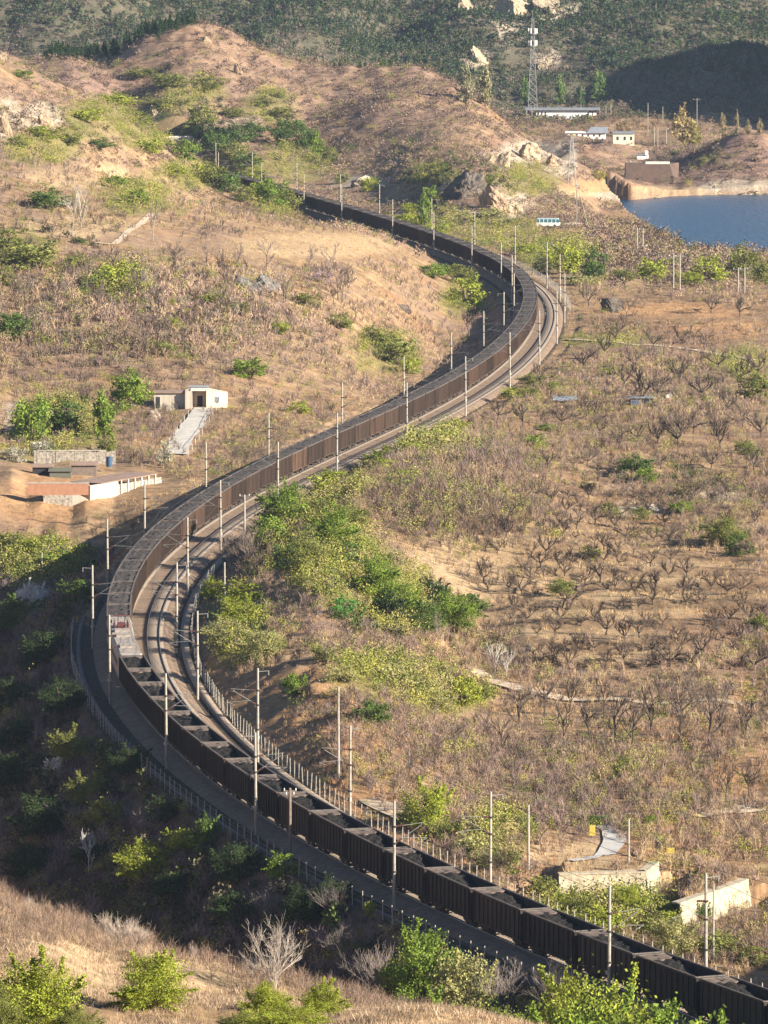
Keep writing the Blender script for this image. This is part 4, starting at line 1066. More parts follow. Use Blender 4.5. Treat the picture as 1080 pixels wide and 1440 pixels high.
def lamp_pole(px, py, top, lab, cat='pole', name='lamp_post', ymin=1950, arm=0, rad=0.13, mat=None, grp=None, cross=None):
    x, y, z = hit(px, py, ymin); h = (py - top) * y / F_PX
    t = empty(name, (x, y, z)); tag(t, lab, cat, grp)
    MB().tube([(0, 0, -.3), (0, 0, h)], [rad * 1.25, rad], 7).build('shaft', mat or M_pole, t)
    for zz, hw in (cross or ()):
        c = MB().box(-hw, hw, -.06, .06, h - zz, h - zz + .12).build('crossarm', M_timber if mat is not None else M_arm, t)
        for s in (-1, 0.55 if hw > .8 else 1): MB().tube([(s * (hw - .08), 0, h - zz + .12), (s * (hw - .08), 0, h - zz + .34)], 0.06, 6).build('insulator', M_white, c)
    if arm:
        MB().tube([(0, 0, h), (arm, 0, h + .25)], 0.06, 5).build('lamp_arm', M_arm, t); bx(arm * .7, arm * 1.2, -.15, .15, h + .2, h + .36).build('lamp_head', M_white, t)
    return t
lamp_pole(883, 251, 228, 'white double-headed lamp post on the far shore', 'lamp post', arm=0.9)
lamp_pole(937, 202, 182, 'slim white lamp post beside the straw-coloured willow', 'lamp post', arm=0.7)
for i, (px, py, top, lab) in enumerate([(852, 166, 148, 'slim mast at the end of the white hall'), (859, 166, 146, 'slim mast just past the white hall'), (911, 190, 145, 'tall slim pole on the station ground'), (980, 175, 138, 'tall power pole with crossarm before the shaded slope'), (932, 172, 150, 'slim pole on the station ground before shade'), (920, 206, 178, 'thin grey mast in the substation'), (925, 206, 180, 'second thin grey mast in the substation')]):
    lamp_pole(px, py, top, lab, 'pole', 'utility_pole', 2050, rad=0.11, grp='poles beyond the lake', cross=((0.6, 1.5),) if i == 3 else None)
for n, (px, py, top) in enumerate([(896, 352, 320), (904, 355, 321), (947, 405, 357), (956, 408, 358), (1038, 410, 376), (1047, 412, 376)]):
    lamp_pole(px, py, top, ('first', 'second')[n % 2] + ' pole of the pale twin poles ' + ('nearest the bus road', 'beside the yellow-green bush', 'beside the olive tree')[n // 2].replace('nearest', 'by'), 'utility pole', 'utility_pole', 1350, rad=0.14, grp='twin poles in the lakeside scrub', cross=((0.5, 1.1),))
lamp_pole(811, 318, 258, 'white pole with a guy strut beside the bus road', 'utility pole', 'utility_pole', 1500, rad=0.12, cross=((0.5, .9),))
x, y, z = hit(811, 318, 1500); k = y / F_PX
t = empty('guy_strut', (x, y, z)); tag(t, 'slanting white strut leaning on the pole by the bus road', 'strut'); MB().tube([(0.4, -.2, 52 * k), (16 * k, -1.5, -.3)], 0.10, 6).build('shaft', M_pole, t); bx(15 * k, 17.5 * k, -1.9, -1.1, -.4, .1).build('footing', M_conc, t)
x, y, z = hit(804, 262, 1850); t = empty('lattice_pylon', (x, y, z)); tag(t, 'small grey lattice power pylon on the spur by the lake', 'pylon')
hp = 70 * y / F_PX; w = MB()
for sx_, sy_ in ((-1, -1), (1, -1), (1, 1), (-1, 1)): w.tube([(sx_ * 1.3, sy_ * 1.3, -.3), (sx_ * .25, sy_ * .25, hp)], 0.09, 4)
for q in range(7):
    a, b_ = 1.3 - 1.05 * q / 7, 1.3 - 1.05 * (q + 1) / 7
    for (p, r_) in (((-1, -1), (1, -1)), ((1, -1), (1, 1)), ((1, 1), (-1, 1)), ((-1, 1), (-1, -1))): w.tube([(p[0] * a, p[1] * a, hp * q / 7), (r_[0] * b_, r_[1] * b_, hp * (q + 1) / 7)], 0.05, 4, caps=False)
w.build('lattice', M_steel, t)
for q in (0.72, 0.86, 0.97): MB().tube([(-2.2, 0, hp * q), (2.2, 0, hp * q)], 0.08, 4).build('crossarm', M_steel, t)
# line poles near the railway
M_wood = pm('pole_timber', (0.21, 0.165, 0.13), (0.14, 0.11, 0.09), 3, 0.9)
lamp_pole(408, 1206, 1106, 'brown timber pole with two short crossarms before the black wagons', 'utility pole', 'utility_pole', 560, rad=0.13, mat=M_wood, cross=((0.35, .65), (0.75, .45)))
lamp_pole(344, 752, 695, 'short pale pole with T-shaped crossarm beside the empty track', 'utility pole', 'utility_pole', 800, rad=0.13, cross=((0.25, .75),))
lamp_pole(476, 1094, 963, 'slender concrete line pole on the orange cut slope', 'utility pole', 'utility_pole', 600, rad=0.12)
lamp_pole(743, 1222, 1130, 'slender concrete line pole in the yellow scrub before the field', 'utility pole', 'utility_pole', 560, rad=0.12)
lamp_pole(884, 1213, 1150, 'slim grey pole beside the little road above the retaining wall', 'utility pole', 'utility_pole', 560, rad=0.10)
lamp_pole(316, 852, 790, 'slender pale pole among bushes within the tightest bend', 'utility pole', 'utility_pole', 700, rad=0.10)
lamp_pole(59, 812, 776, 'short pale pole in the green hollow below the yard', 'utility pole', 'utility_pole', 800, rad=0.10)
lamp_pole(1003, 1352, 1240, 'second thin pole beside the thick one at the lower edge', 'utility pole', 'utility_pole', 540, rad=0.09)
for i, (px, py, top) in enumerate([(222, 325, 295), (575, 1092, 1050), (862, 545, 520), (936, 560, 530)]):
    lamp_pole(px, py, top, ('thin wooden stake pole on the brown ridge', 'thin pole in the scrub above the cut', 'thin stake in the orchard plateau grass', 'thin stake beside the dark garden shed')[i], 'pole', 'utility_pole', 560, rad=0.06, mat=M_wood)
w = MB(); P_ = [hit(476, 1094, 600), hit(743, 1222, 560)]
cable(w, (P_[0][0], P_[0][1], P_[0][2] + 9.3), (P_[1][0], P_[1][1], P_[1][2] + 5.9), 1.6, 0.02, 12)
cable(w, (P_[1][0], P_[1][1], P_[1][2] + 5.9), (60, 560, 3.0), 1.5, 0.02, 12)
tag(w.build('line_cable', M_wire), 'thin sagging cable between the slender line poles', 'cable')
# boards, tarpaulin, garden shed
for px, py, bw, bh, ph_, lab in ((833, 1186, 0.6, 1.1, 1.9, 'tall narrow yellow notice board beside the little road'), (943, 1207, 0.8, 0.55, 1.1, 'low wide yellow board in the rubble field')):
    x, y, z = hit(px, py, 560); t = empty('notice_board', (x, y, z)); tag(t, lab, 'notice board')
    bx(-bw / 2, bw / 2, -.04, .04, ph_ - bh, ph_).build('board', M_yellow, t)
    for s in (-1, 1): MB().tube([(s * bw * .42, .06, -.3), (s * bw * .42, .06, ph_)], 0.04, 5).build('post', M_yellow if ph_ > 2 else M_arm, t)
x, y, z = hit(795, 566, 900); t = empty('tarpaulin_roof', (x, y, z)); tag(t, 'grey tarpaulin lean-to roof lying low in the orchard', 'tarpaulin')
w = MB(); nn = 9
V = [(-2.2 + 4.4 * i / 8, -1.2 + 3.4 * j / 8, 0.45 + 0.5 * j / 8 + 0.09 * math.sin(i * 1.7 + j)) for j in range(nn) for i in range(nn)]
w.add(V, [(j * nn + i, j * nn + i + 1, (j + 1) * nn + i + 1, (j + 1) * nn + i) for j in range(8) for i in range(8)]); w.build('sheet', M_bluegrey, t)
for sx_, sy_ in ((-2, -1), (2, -1), (2, 2), (-2, 2)): MB().tube([(sx_, sy_, -.3), (sx_, sy_, .45 + (.5 if sy_ > 0 else 0))], 0.05, 5).build('stake', M_timber, t)
x, y, z = hit(905, 572, 900); t = empty('garden_shed', (x, y, z)); tag(t, 'small dark timber garden shed with pole frame in the orchard', 'shed')
bx(-2.4, 1.6, 0, 2.2, -.3, 1.5).build('wall', M_timber, t); bx(-2.7, 1.9, -.3, 2.5, 1.51, 1.62).build('roof', M_bluegrey, t); bx(0.1, 1.0, -.04, .02, 0, 1.25).build('door', M_dark, t); bx(-2.0, -.9, -.04, .02, .4, 1.1).build('window', M_bluepaint, t)
for q in (-3.2, -1.2, 1.0, 2.6): MB().tube([(q, -.6, -.3), (q, -.6, 2.6)], 0.05, 5).build('frame_pole', M_timber, t)
bx(-3.3, 2.7, -.65, -.58, 2.2, 2.28).build('frame_rail', M_timber, t)
# rocks
def rock_mesh(seed, sub=4, rough=0.42):
    import bmesh
    bm = bmesh.new(); bmesh.ops.create_icosphere(bm, subdivisions=sub, radius=1.0)
    co = np.array([v.co[:] for v in bm.verts])
    rr_ = np.random.default_rng(seed)
    p = co * (1 + 0.22 * fbm(co[:, 0] * 2 + seed * 9, co[:, 1] * 2 + co[:, 2] * 1.3, 1.3, 2, seed % 60))[:, None]
    for _ in range(22):                                               # break it along random joint planes
        n_ = rr_.normal(size=3); n_[2] *= 0.6; n_ /= np.linalg.norm(n_)
        e = p @ n_ - rr_.uniform(0.45, 0.85)
        p = p - np.maximum(e, 0)[:, None] * n_
    lay = np.floor(p[:, 2] * 5 + 0.6 * fbm(p[:, 0] * 2, p[:, 1] * 2, 1.0, 2, seed % 40)) % 2
    p = p * (1 - 0.07 * lay[:, None] * np.array([1, 1, 0])) * (1 + 0.10 * fbm(co[:, 0] * 6 + seed, co[:, 1] * 6 + co[:, 2] * 7, 1.0, 3, seed % 30))[:, None]
    for v, q in zip(bm.verts, p): v.co = q
    me = bpy.data.meshes.new('rock'); bm.to_mesh(me); bm.free(); return me
m, nt, N, L, B = new_mat('bare_rock')
tc = N.new('ShaderNodeTexCoord').outputs['Object']
c = mixc(nt, 1.0, N.new('ShaderNodeObjectInfo').outputs['Color'], ramp(nt, noise(nt, 3.0, 6, 0.75, tc), [(0.32, (0.35, 0.33, 0.32)), (0.5, (0.85, 0.83, 0.8)), (0.72, (1.25, 1.2, 1.12))]), 'MULTIPLY')
L.new(c, B.inputs['Base Color']); B.inputs['Roughness'].default_value = 0.95
bp = N.new('ShaderNodeBump'); bp.inputs['Strength'].default_value = 1.0; bp.inputs['Distance'].default_value = 0.25
L.new(noise(nt, 4, 5, 0.75, tc), bp.inputs['Height']); L.new(bp.outputs[0], B.inputs['Normal']); M_rockm = m
GREYR, PALER, DARKR, TANR = (0.17, 0.16, 0.15), (0.37, 0.305, 0.22), (0.115, 0.098, 0.085), (0.33, 0.25, 0.175)
for i, (px, py, w_, h_, c, dp, lab) in enumerate([(342, 412, 58, 38, GREYR, 1.0, 'dark grey rounded boulder outcrop with a split top'), (376, 411, 54, 34, GREYR, 1.0, 'grey boulder beside the split-topped outcrop'), (395, 418, 30, 12, TANR, 1, 'low tan rock slab beside the grey boulders'), (566, 436, 38, 14, (0.16, 0.13, 0.12), 1, 'low dark rock above the train'),
        (860, 440, 38, 26, DARKR, 1.2, 'dark shadowed rock clump above the red bank'), (650, 280, 70, 46, DARKR, 1.5, 'dark fissured cliff above the upper bend'), (700, 300, 58, 46, TANR, 1.4, 'tan jagged cliff end above the bus road'), (722, 300, 40, 26, PALER, 1.4, 'pale broken rock slope beside the bus road'), (745, 228, 48, 34, PALER, 1.3, 'bright pale cliff scar on the spur'), (708, 236, 26, 26, PALER, 1.2, 'narrow pale cliff scar on the spur'), (690, 232, 18, 18, PALER, 1.2, 'small pale cliff scar on the spur'), (775, 235, 30, 22, TANR, 1.2, 'tan rocky face beside the pale scar'),
        (8, 190, 30, 46, TANR, 1, 'tall tan crag on the rocky spur'), (30, 178, 26, 22, (0.3, 0.25, 0.2), 1, 'brown crag on the rocky spur'), (62, 178, 34, 28, TANR, 1, 'tan crag in the middle of the rocky spur'), (0, 85, 24, 16, PALER, 1, 'pale crag on the crest of the rocky spur'), (214, 165, 24, 20, PALER, 1, 'small pale crag on the far hill'), (510, 262, 50, 18, (0.36, 0.30, 0.25), 1.2, 'grey-tan rock face behind the far wagons'), (290, 60, 24, 14, TANR, 1, 'small tan ledge near the far hilltop'), (335, 105, 16, 20, TANR, 1, 'tan gully rock on the far hill face'),
        (1052, 274, 70, 9, PALER, 1.3, 'pale jagged shore rocks under the peninsula'), (1085, 272, 40, 18, PALER, 1.3, 'tall pale shore rocks at the frame edge'), (1010, 274, 30, 10, TANR, 1.2, 'low tan shore rocks'), (880, 278, 36, 8, TANR, 1.2, 'low brown rocks at the lake corner'), (918, 276, 30, 6, PALER, 1.2, 'flat pale rocks on the far beach'),
        (722, 30, 74, 60, PALER, 1.3, 'great pale cliff high on the mountain'), (770, 20, 60, 36, PALER, 1.3, 'broken pale cliff beside the great cliff'), (672, 92, 46, 30, PALER, 1.2, 'pale slanting crag lower on the mountain'), (768, 98, 26, 26, PALER, 1.2, 'small bright crag behind the mast'), (655, 20, 30, 30, PALER, 1.2, 'pale crag by the mountain top'), (795, 98, 18, 14, TANR, 1.2, 'small tan crag on the mountain'),
        (920, 720, 50, 14, (0.42, 0.38, 0.33), 1.2, 'heap of pale stones by the terrace bank'), (690, 1092, 26, 18, PALER, 1, 'pale yellow boulder in the scrub field'), (215, 590, 30, 24, (0.38, 0.31, 0.25), 1, 'rounded brown rock below the white house'), (30, 612, 46, 30, (0.22, 0.2, 0.19), 1, 'dark rock ledge among the bright shrubs'), (70, 590, 30, 20, (0.32, 0.28, 0.24), 1, 'small brown ledge among the bright shrubs'), (940, 560, 16, 10, (0.6, 0.57, 0.53), 1, 'white stone by the garden shed'), (742, 918, 20, 22, DARKR, 1, 'dark undercut bank stone at the field corner'), (425, 488, 14, 8, PALER, 1, 'small pale stone on the hillside'), (1040, 1140, 60, 10, (0.45, 0.41, 0.36), 1, 'bank of pale stones by the far field path'), (960, 1148, 40, 8, (0.45, 0.41, 0.36), 1, 'low row of pale stones by the field path'), (895, 1205, 24, 14, (0.20, 0.14, 0.11), 1, 'heap of dark spoil beside the little road'), (925, 1195, 30, 16, TANR, 1, 'mound of tan spoil in the rubble field')]):
    x, y, z = hit(px, py, 560); k = y / F_PX
    o = link('rock_outcrop', rock_mesh(900 + i, 5), M_rockm)
    hw, hh = w_ * k * 0.58, h_ * k * 0.80
    o.location = (x, y + hw * 0.5 * dp, z); o.scale = (hw, hw * 0.7 * dp, hh); o.rotation_euler = (0, 0, random.uniform(-.4, .4)); o.color = (*c, 1)
    tag(o, lab, 'rock', 'rock outcrops')
# ------------------------------------------------------------------ vegetation
def veg_mat(name, use_obj):
    m = bpy.data.materials.new(name); m.use_nodes = True
    nt = m.node_tree; N, L = nt.nodes, nt.links
    N.remove(N['Principled BSDF'])
    if use_obj:
        oi = N.new('ShaderNodeObjectInfo').outputs['Color']
        t = attr(nt, 'tint')
        c = mixc(nt, 1.0, oi, t, 'MULTIPLY')
    else:
        c = attr(nt, 'col', True)
    d = N.new('ShaderNodeBsdfDiffuse'); tr = N.new('ShaderNodeBsdfTranslucent'); mx = N.new('ShaderNodeMixShader')
    L.new(c, d.inputs[0]); L.new(c, tr.inputs[0]); mx.inputs[0].default_value = 0.30 if use_obj else 0.12
    L.new(d.outputs[0], mx.inputs[1]); L.new(tr.outputs[0], mx.inputs[2]); L.new(mx.outputs[0], N['Material Output'].inputs[0])
    return m
M_leaf = veg_mat('leaf', True)
M_veg = veg_mat('dry_vegetation', False)
m, nt, N, L, B = new_mat('bark')
tc = N.new('ShaderNodeTexCoord').outputs['Object']
c = mixc(nt, 1.0, N.new('ShaderNodeObjectInfo').outputs['Color'], ramp(nt, noise(nt, 6, 3, 0.6, tc), [(0.3, (0.6, 0.6, 0.6)), (0.7, (1.1, 1.1, 1.1))]), 'MULTIPLY')
L.new(c, B.inputs['Base Color']); B.inputs['Roughness'].default_value = 0.95
M_bark = m

def unit(v): return v / (np.linalg.norm(v, axis=-1, keepdims=True) + 1e-9)
def blades(P, Dr, ln, w, r):
    """one thin triangle per twig or blade: base point, direction, length, base width"""
    n = len(P)
    side = unit(np.cross(Dr, r.normal(size=(n, 3)))) * (w / 2)[:, None]
    V = np.stack([P - side, P + side, P + Dr * ln[:, None]], 1).reshape(-1, 3)
    return V, np.arange(3 * n).reshape(-1, 3)
def leaves(P, size, r, out=None):
    """one rhombic leaf spray per point"""
    n = len(P)
    a = r.normal(size=(n, 3))
    if out is not None: a = unit(a) * 0.8 + out
    nrm = unit(a)
    u = unit(np.cross(nrm, r.normal(size=(n, 3)))); v = np.cross(nrm, u)
    s = size * r.uniform(0.7, 1.4, n)[:, None]
    V = np.stack([P - u * s, P - v * s * 0.55, P + u * s, P + v * s * 0.55], 1).reshape(-1, 3)
    return V, np.arange(4 * n).reshape(-1, 4)

def scrub_proto(seed, n=46, h=1.0, sp=0.75, w=0.034):
    r = np.random.default_rng(seed)
    k = max(4, n // 6)
    a = r.uniform(0, 2 * np.pi, k); tilt = r.uniform(0.1, 0.95, k) * sp
    d0 = np.stack([np.cos(a) * tilt, np.sin(a) * tilt, np.ones(k)], -1); d0 = unit(d0)
    l0 = r.uniform(0.6, 1.0, k) * h
    P = [np.zeros((k, 3)) + r.normal(0, 0.08, (k, 3)) * (1, 1, 0)]; Dv = [d0]; Ls = [l0]; W = [np.full(k, w * 1.5)]
    m_ = n - k
    i = r.integers(0, k, m_); t = r.uniform(0.25, 0.9, m_)
    Pp = P[0][i] + d0[i] * (l0[i] * t)[:, None]
    dd = unit(d0[i] + r.normal(0, 0.6, (m_, 3)) + (0, 0, 0.15))
    P.append(Pp); Dv.append(dd); Ls.append(r.uniform(0.25, 0.55, m_) * h); W.append(np.full(m_, w))
    V, F = blades(np.vstack(P), np.vstack(Dv), np.concatenate(Ls), np.concatenate(W), r)
    t = np.repeat(r.uniform(0.7, 1.3, n), 3)
    return V, F, t
def leafy_proto(seed, n=60, leaf=0.09):
    r = np.random.default_rng(seed)
    c = r.normal(0, 0.3, (9, 3)); c[:, 2] = np.abs(c[:, 2]) * 1.2 + 0.2
    P = c[r.integers(0, 9, n)] + r.normal(0, 0.14, (n, 3)); P[:, 2] = np.maximum(P[:, 2], 0.03)
    V, F = leaves(P, leaf, r)
    t = np.repeat(r.uniform(0.65, 1.35, n), 4)
    return V, F, t
def tuft_proto(seed, n=9, h=0.42, w=0.04):
    r = np.random.default_rng(seed)
    a = r.uniform(0, 2 * np.pi, n); tl = r.uniform(0.1, 0.9, n)
    d = unit(np.stack([np.cos(a) * tl, np.sin(a) * tl, np.ones(n)], -1))
    V, F = blades(np.stack([r.normal(0, 0.12, n), r.normal(0, 0.12, n), np.zeros(n)], -1), d, r.uniform(0.5, 1.0, n) * h, np.full(n, w), r)
    return V, F, np.repeat(r.uniform(0.7, 1.25, n), 3)
def scatter(name, protos, XYZ, scale, colr, mat, label_kind='stuff', zs=None):
    """one mesh of many small plants"""
    r = np.random.default_rng(len(XYZ))
    pk = r.integers(0, len(protos), len(XYZ)); rot = r.uniform(0, 2 * np.pi, len(XYZ))
    Vs, Cs, nf, k = [], [], 0, protos[0][1].shape[1]
    for i, (V, F, t) in enumerate(protos):
        q = np.nonzero(pk == i)[0]
        if len(q) == 0: continue
        c, s = np.cos(rot[q])[:, None], np.sin(rot[q])[:, None]
        sc = scale[q][:, None]
        zz = sc if zs is None else zs[q][:, None]
        X = (V[None, :, 0] * c - V[None, :, 1] * s) * sc + XYZ[q, 0][:, None]
        Y = (V[None, :, 0] * s + V[None, :, 1] * c) * sc + XYZ[q, 1][:, None]
        Z = V[None, :, 2] * zz + XYZ[q, 2][:, None]
        Vs.append(np.stack([X, Y, Z], -1).reshape(-1, 3).astype(np.float32))
        Cs.append((colr[q][:, None, :] * t[None, :, None]).reshape(-1, 3).astype(np.float32))
    V = np.concatenate(Vs); C = np.concatenate(Cs)
    me = np_mesh(name, V, np.arange(len(V), dtype=np.int32).reshape(-1, k), {'col': C})
    o = link(name, me, mat)
    tag(o, kind='stuff')
    return o
def fan_points(n, a0, a1, y0, y1, r, power=0.0):
    a = r.uniform(a0, a1, n); l = r.uniform(math.log(y0), math.log(y1), n)
    Y = np.exp(l); return a * Y, Y
def pick(cols, idx): return np.asarray(cols)[idx]

r = np.random.default_rng(77)
def zone_at(X, Y, Z, rows, feather=1.6):
    return img_zone(X, Y, Z, rows)
def attr_at(A, X, Y): return bil(A, AA, LY, X / Y, np.log(Y))
SCRUBBY = [(130, 150, 150, 70), (150, 440, 330, 90), (420, 470, 220, 60), (940, 350, 190, 50), (640, 690, 140, 90), (700, 640, 90, 60), (460, 150, 360, 110), (640, 230, 150, 50), (720, 300, 110, 60), (1020, 230, 110, 50), (120, 300, 160, 30), (400, 290, 160, 25), (260, 230, 160, 60), (80, 200, 150, 80), (330, 790, 60, 60), (600, 920, 150, 60), (520, 1000, 120, 40), (620, 1050, 130, 50), (740, 1080, 220, 40), (900, 550, 200, 70), (980, 690, 110, 40), (860, 640, 160, 30), (330, 620, 90, 60), (1010, 1330, 110, 60), (830, 1290, 130, 50), (650, 1180, 120, 40), (940, 1250, 110, 60), (140, 560, 140, 60), (200, 660, 90, 30), (960, 1180, 140, 50), (270, 180, 200, 60)]
BARER = [(420, 350, 170, 30), (120, 245, 130, 18), (880, 830, 220, 110), (790, 900, 150, 50), (60, 705, 110, 40), (400, 1000, 120, 60), (860, 1195, 60, 26), (270, 605, 26, 40), (1000, 450, 130, 22), (200, 690, 130, 20), (840, 270, 60, 16), (740, 215, 60, 20)]
RAVINE = [(100, 1050, 300, 260), (350, 1250, 360, 140), (620, 1380, 300, 90), (60, 880, 110, 110)]
# -- bare scrub of the hillsides
X, Y = fan_points(115000, -0.072, 0.072, 480, 2560, r)
d, s_ = track_dist(X, Y)
Z = ground(X, Y)
den = 0.34 + 0.75 * zone_at(X, Y, Z, SCRUBBY) - 0.62 * zone_at(X, Y, Z, BARER)
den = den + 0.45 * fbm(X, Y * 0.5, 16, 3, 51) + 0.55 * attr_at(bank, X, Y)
rav = zone_at(X, Y, Z, RAVINE) * (d < -6)
den = np.where(rav > 0.3, 1.0, den)
llim = np.where(s_ < 350, -6.0, -4.0); rlim = np.where(s_ < 420, 10.0, 7.4)
den *= np.where((d > llim) & (d < rlim) & (Y < 1960), 0, 1) * np.where((d > llim - 3) & (d < rlim + 2) & (Y < 1960), 0.5, 1)
lake = (X > 40) & (Y > 1650) & (poly_sd(X, Y, LAKE) < 1.5)
HOUSEPAD = [(285, 566, 60, 12), (150, 680, 110, 24), (268, 602, 22, 40), (100, 655, 90, 14)]
den = np.where(lake | (zone_at(X, Y, Z, HOUSEPAD) > 0.15), 0, den)
keep = r.uniform(0, 1, len(X)) < den
X, Y, Z, d, rav = X[keep], Y[keep], Z[keep], d[keep], rav[keep]
g = np.clip(attr_at(a_green, X, Y) * 1.1, 0, 1); hill = attr_at(hill_w, X, Y); fx = sstep(2380, 2500, Y)
pal = 1.08 * np.array([(0.275, 0.20, 0.165), (0.35, 0.25, 0.17), (0.22, 0.175, 0.15), (0.41, 0.31, 0.19), (0.10, 0.075, 0.06), (0.32, 0.225, 0.18)])
big = fbm(X, Y * 0.4, 40, 2, 52)
ci = np.clip((r.uniform(0, 1, len(X)) * 6).astype(int), 0, 5)
C = pal[ci] * (0.85 + 0.35 * big[:, None])
q3 = sstep(0.0, 0.6, fbm(X, Y * 0.45, 18, 3, 63))[:, None]
C = C * (1 - 0.55 * q3) + 0.55 * q3 * np.array((0.215, 0.160, 0.155)) * r.uniform(0.55, 1.15, len(X))[:, None]
C = C * (1 - hill[:, None]) + hill[:, None] * np.array((0.245, 0.178, 0.145)) * r.uniform(0.3, 1.25, len(X))[:, None]
C = np.where((rav > 0.3)[:, None], pal[np.where(ci % 2 == 0, 4, 2)] * np.array((0.95, 0.96, 1.18)), C)  # ravine scrub greyer and bluer, the shade put into its colour
C = C * (1 - 0.25 * fx[:, None])
isgreen = r.uniform(0, 1, len(X)) < (0.11 + 0.60 * g)
Cg = np.array([(0.225, 0.235, 0.055), (0.28, 0.27, 0.07), (0.14, 0.17, 0.045), (0.29, 0.25, 0.11)])[r.integers(0, 4, len(X))]
h = r.uniform(0.7, 1.75, len(X)) * (1 + 0.55 * zone_at(X, Y, Z, [(150, 440, 330, 90), (640, 690, 140, 90), (940, 350, 190, 50)])) * (1 + 0.25 * hill) * (1 + 0.5 * fx)
h = np.where((d > -10) & (d < 13) & (Y < 1960), h * 0.6, h)
h = np.where(rav > 0.3, h * 1.25, h)
P = np.stack([X, Y, Z - 0.05], -1)
b_ = ~isgreen
near = Y < 1100; mid = (Y >= 1100) & (Y < 1430); vfar = Y >= 1430
SCRUB_N = [scrub_proto(300 + k, 58, w=0.030) for k in range(6)]
SCRUB_F = [scrub_proto(320 + k, 34, w=0.055) for k in range(5)]
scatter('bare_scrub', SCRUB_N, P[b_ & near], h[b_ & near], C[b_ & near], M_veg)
scatter('bare_scrub', SCRUB_F, P[b_ & mid], h[b_ & mid], C[b_ & mid], M_veg)
SCRUB_V = [leafy_proto(330 + k, 46, 0.12) for k in range(5)]
scatter('bare_scrub', SCRUB_V, P[b_ & vfar], h[b_ & vfar] * 0.95, C[b_ & vfar] * 0.82, M_veg)
LEAFY = [leafy_proto(340 + k, 180, 0.048) for k in range(5)]
gi = isgreen
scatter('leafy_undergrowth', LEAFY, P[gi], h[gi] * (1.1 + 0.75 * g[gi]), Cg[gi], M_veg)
# -- dark thickets at the foot of the far hill, and the shaded ravine's undergrowth
X, Y = fan_points(26000, -0.068, 0.068, 500, 2250, r); d, s_ = track_dist(X, Y); Z = ground(X, Y)
w1 = zone_at(X, Y, Z, [(460, 208, 200, 30), (640, 243, 110, 26), (250, 130, 110, 46), (330, 185, 120, 40), (140, 82, 90, 20), (1015, 218, 110, 60), (60, 350, 90, 26), (690, 250, 60, 26), (930, 690, 160, 22), (560, 880, 90, 30), (700, 915, 40, 16)]) * (Y > 700)
w2 = zone_at(X, Y, Z, RAVINE) * (d < -7.5) * (Y < 1000)
w2 = w2 * (1 - zone_at(X, Y, Z, [(60, 960, 80, 60)]))
f = 0.5 + 0.9 * fbm(X, Y * 0.5, 14, 3, 57)
ok = (r.uniform(0, 1, len(X)) < np.maximum(w1 * 0.8 * f, w2 * 0.42 * f)) & ((d < -7) | (d > 11) | (Y > 1960))
X, Y, Z, w2 = X[ok], Y[ok], Z[ok], w2[ok]
C = np.array([(0.060, 0.068, 0.034), (0.085, 0.095, 0.036), (0.045, 0.045, 0.032), (0.105, 0.095, 0.06), (0.075, 0.11, 0.035)])[r.integers(0, 5, len(X))]
scatter('thicket_undergrowth', [leafy_proto(350 + k, 120, 0.10) for k in range(5)], np.stack([X, Y, Z - 0.05], -1), r.uniform(0.9, 2.0, len(X)) * (1 + 0.25 * (w2 > 0.2)), C, M_veg)
# -- dry grass
X, Y = fan_points(150000, -0.070, 0.070, 480, 1700, r)
d, s_ = track_dist(X, Y); Z = ground(X, Y)
ok = ((d < np.where(s_ < 350, -6.2, -3.9)) | (d > np.where(s_ < 420, 9.6, 7.2))) & (zone_at(X, Y, Z, HOUSEPAD) < 0.15) & (zone_at(X, Y, Z, [(860, 1190, 40, 26)]) < 0.2)
ok &= r.uniform(0, 1, len(X)) < 0.70 + 0.6 * fbm(X, Y * 0.5, 12, 2, 53)
X, Y, Z, d = X[ok], Y[ok], Z[ok], d[ok]
rav = zone_at(X, Y, Z, RAVINE) * (d < -6)
C = np.array([(0.53, 0.375, 0.20), (0.46, 0.32, 0.165), (0.36, 0.25, 0.14), (0.59, 0.445, 0.25)])[r.integers(0, 4, len(X))] * r.uniform(0.5, 1.25, len(X))[:, None]
q1 = sstep(0.1, 0.7, fbm(X, Y * 0.45, 20, 3, 61))[:, None]; q2 = sstep(0.15, 0.75, fbm(X, Y * 0.45, 14, 3, 62))[:, None]
C = C * (1 - 0.45 * np.clip(attr_at(bank, X, Y), 0, 1))[:, None]  # grass on the banks darkened too, as painted shadow
C = C * (1 - 0.75 * q1) + 0.75 * q1 * np.array((0.44, 0.245, 0.125)) * r.uniform(0.6, 1.2, len(X))[:, None]      # russet stands
C = C * (1 - 0.6 * q2) + 0.6 * q2 * np.array((0.22, 0.165, 0.135)) * r.uniform(0.6, 1.2, len(X))[:, None]        # old grey growth
g = np.clip(attr_at(a_green, X, Y), 0, 1)[:, None] * 0.75
C = C * (1 - g) + np.array((0.22, 0.235, 0.06)) * g
C = np.where((rav > 0.3)[:, None], C * np.array((0.34, 0.38, 0.42)), C)  # ravine grass darkened and cooled, shade painted into the blades
scatter('dry_grass', [tuft_proto(360 + k, 8, 0.5, 0.038) for k in range(6)], np.stack([X, Y, Z - 0.02], -1), r.uniform(0.6, 1.5, len(X)), C, M_veg)
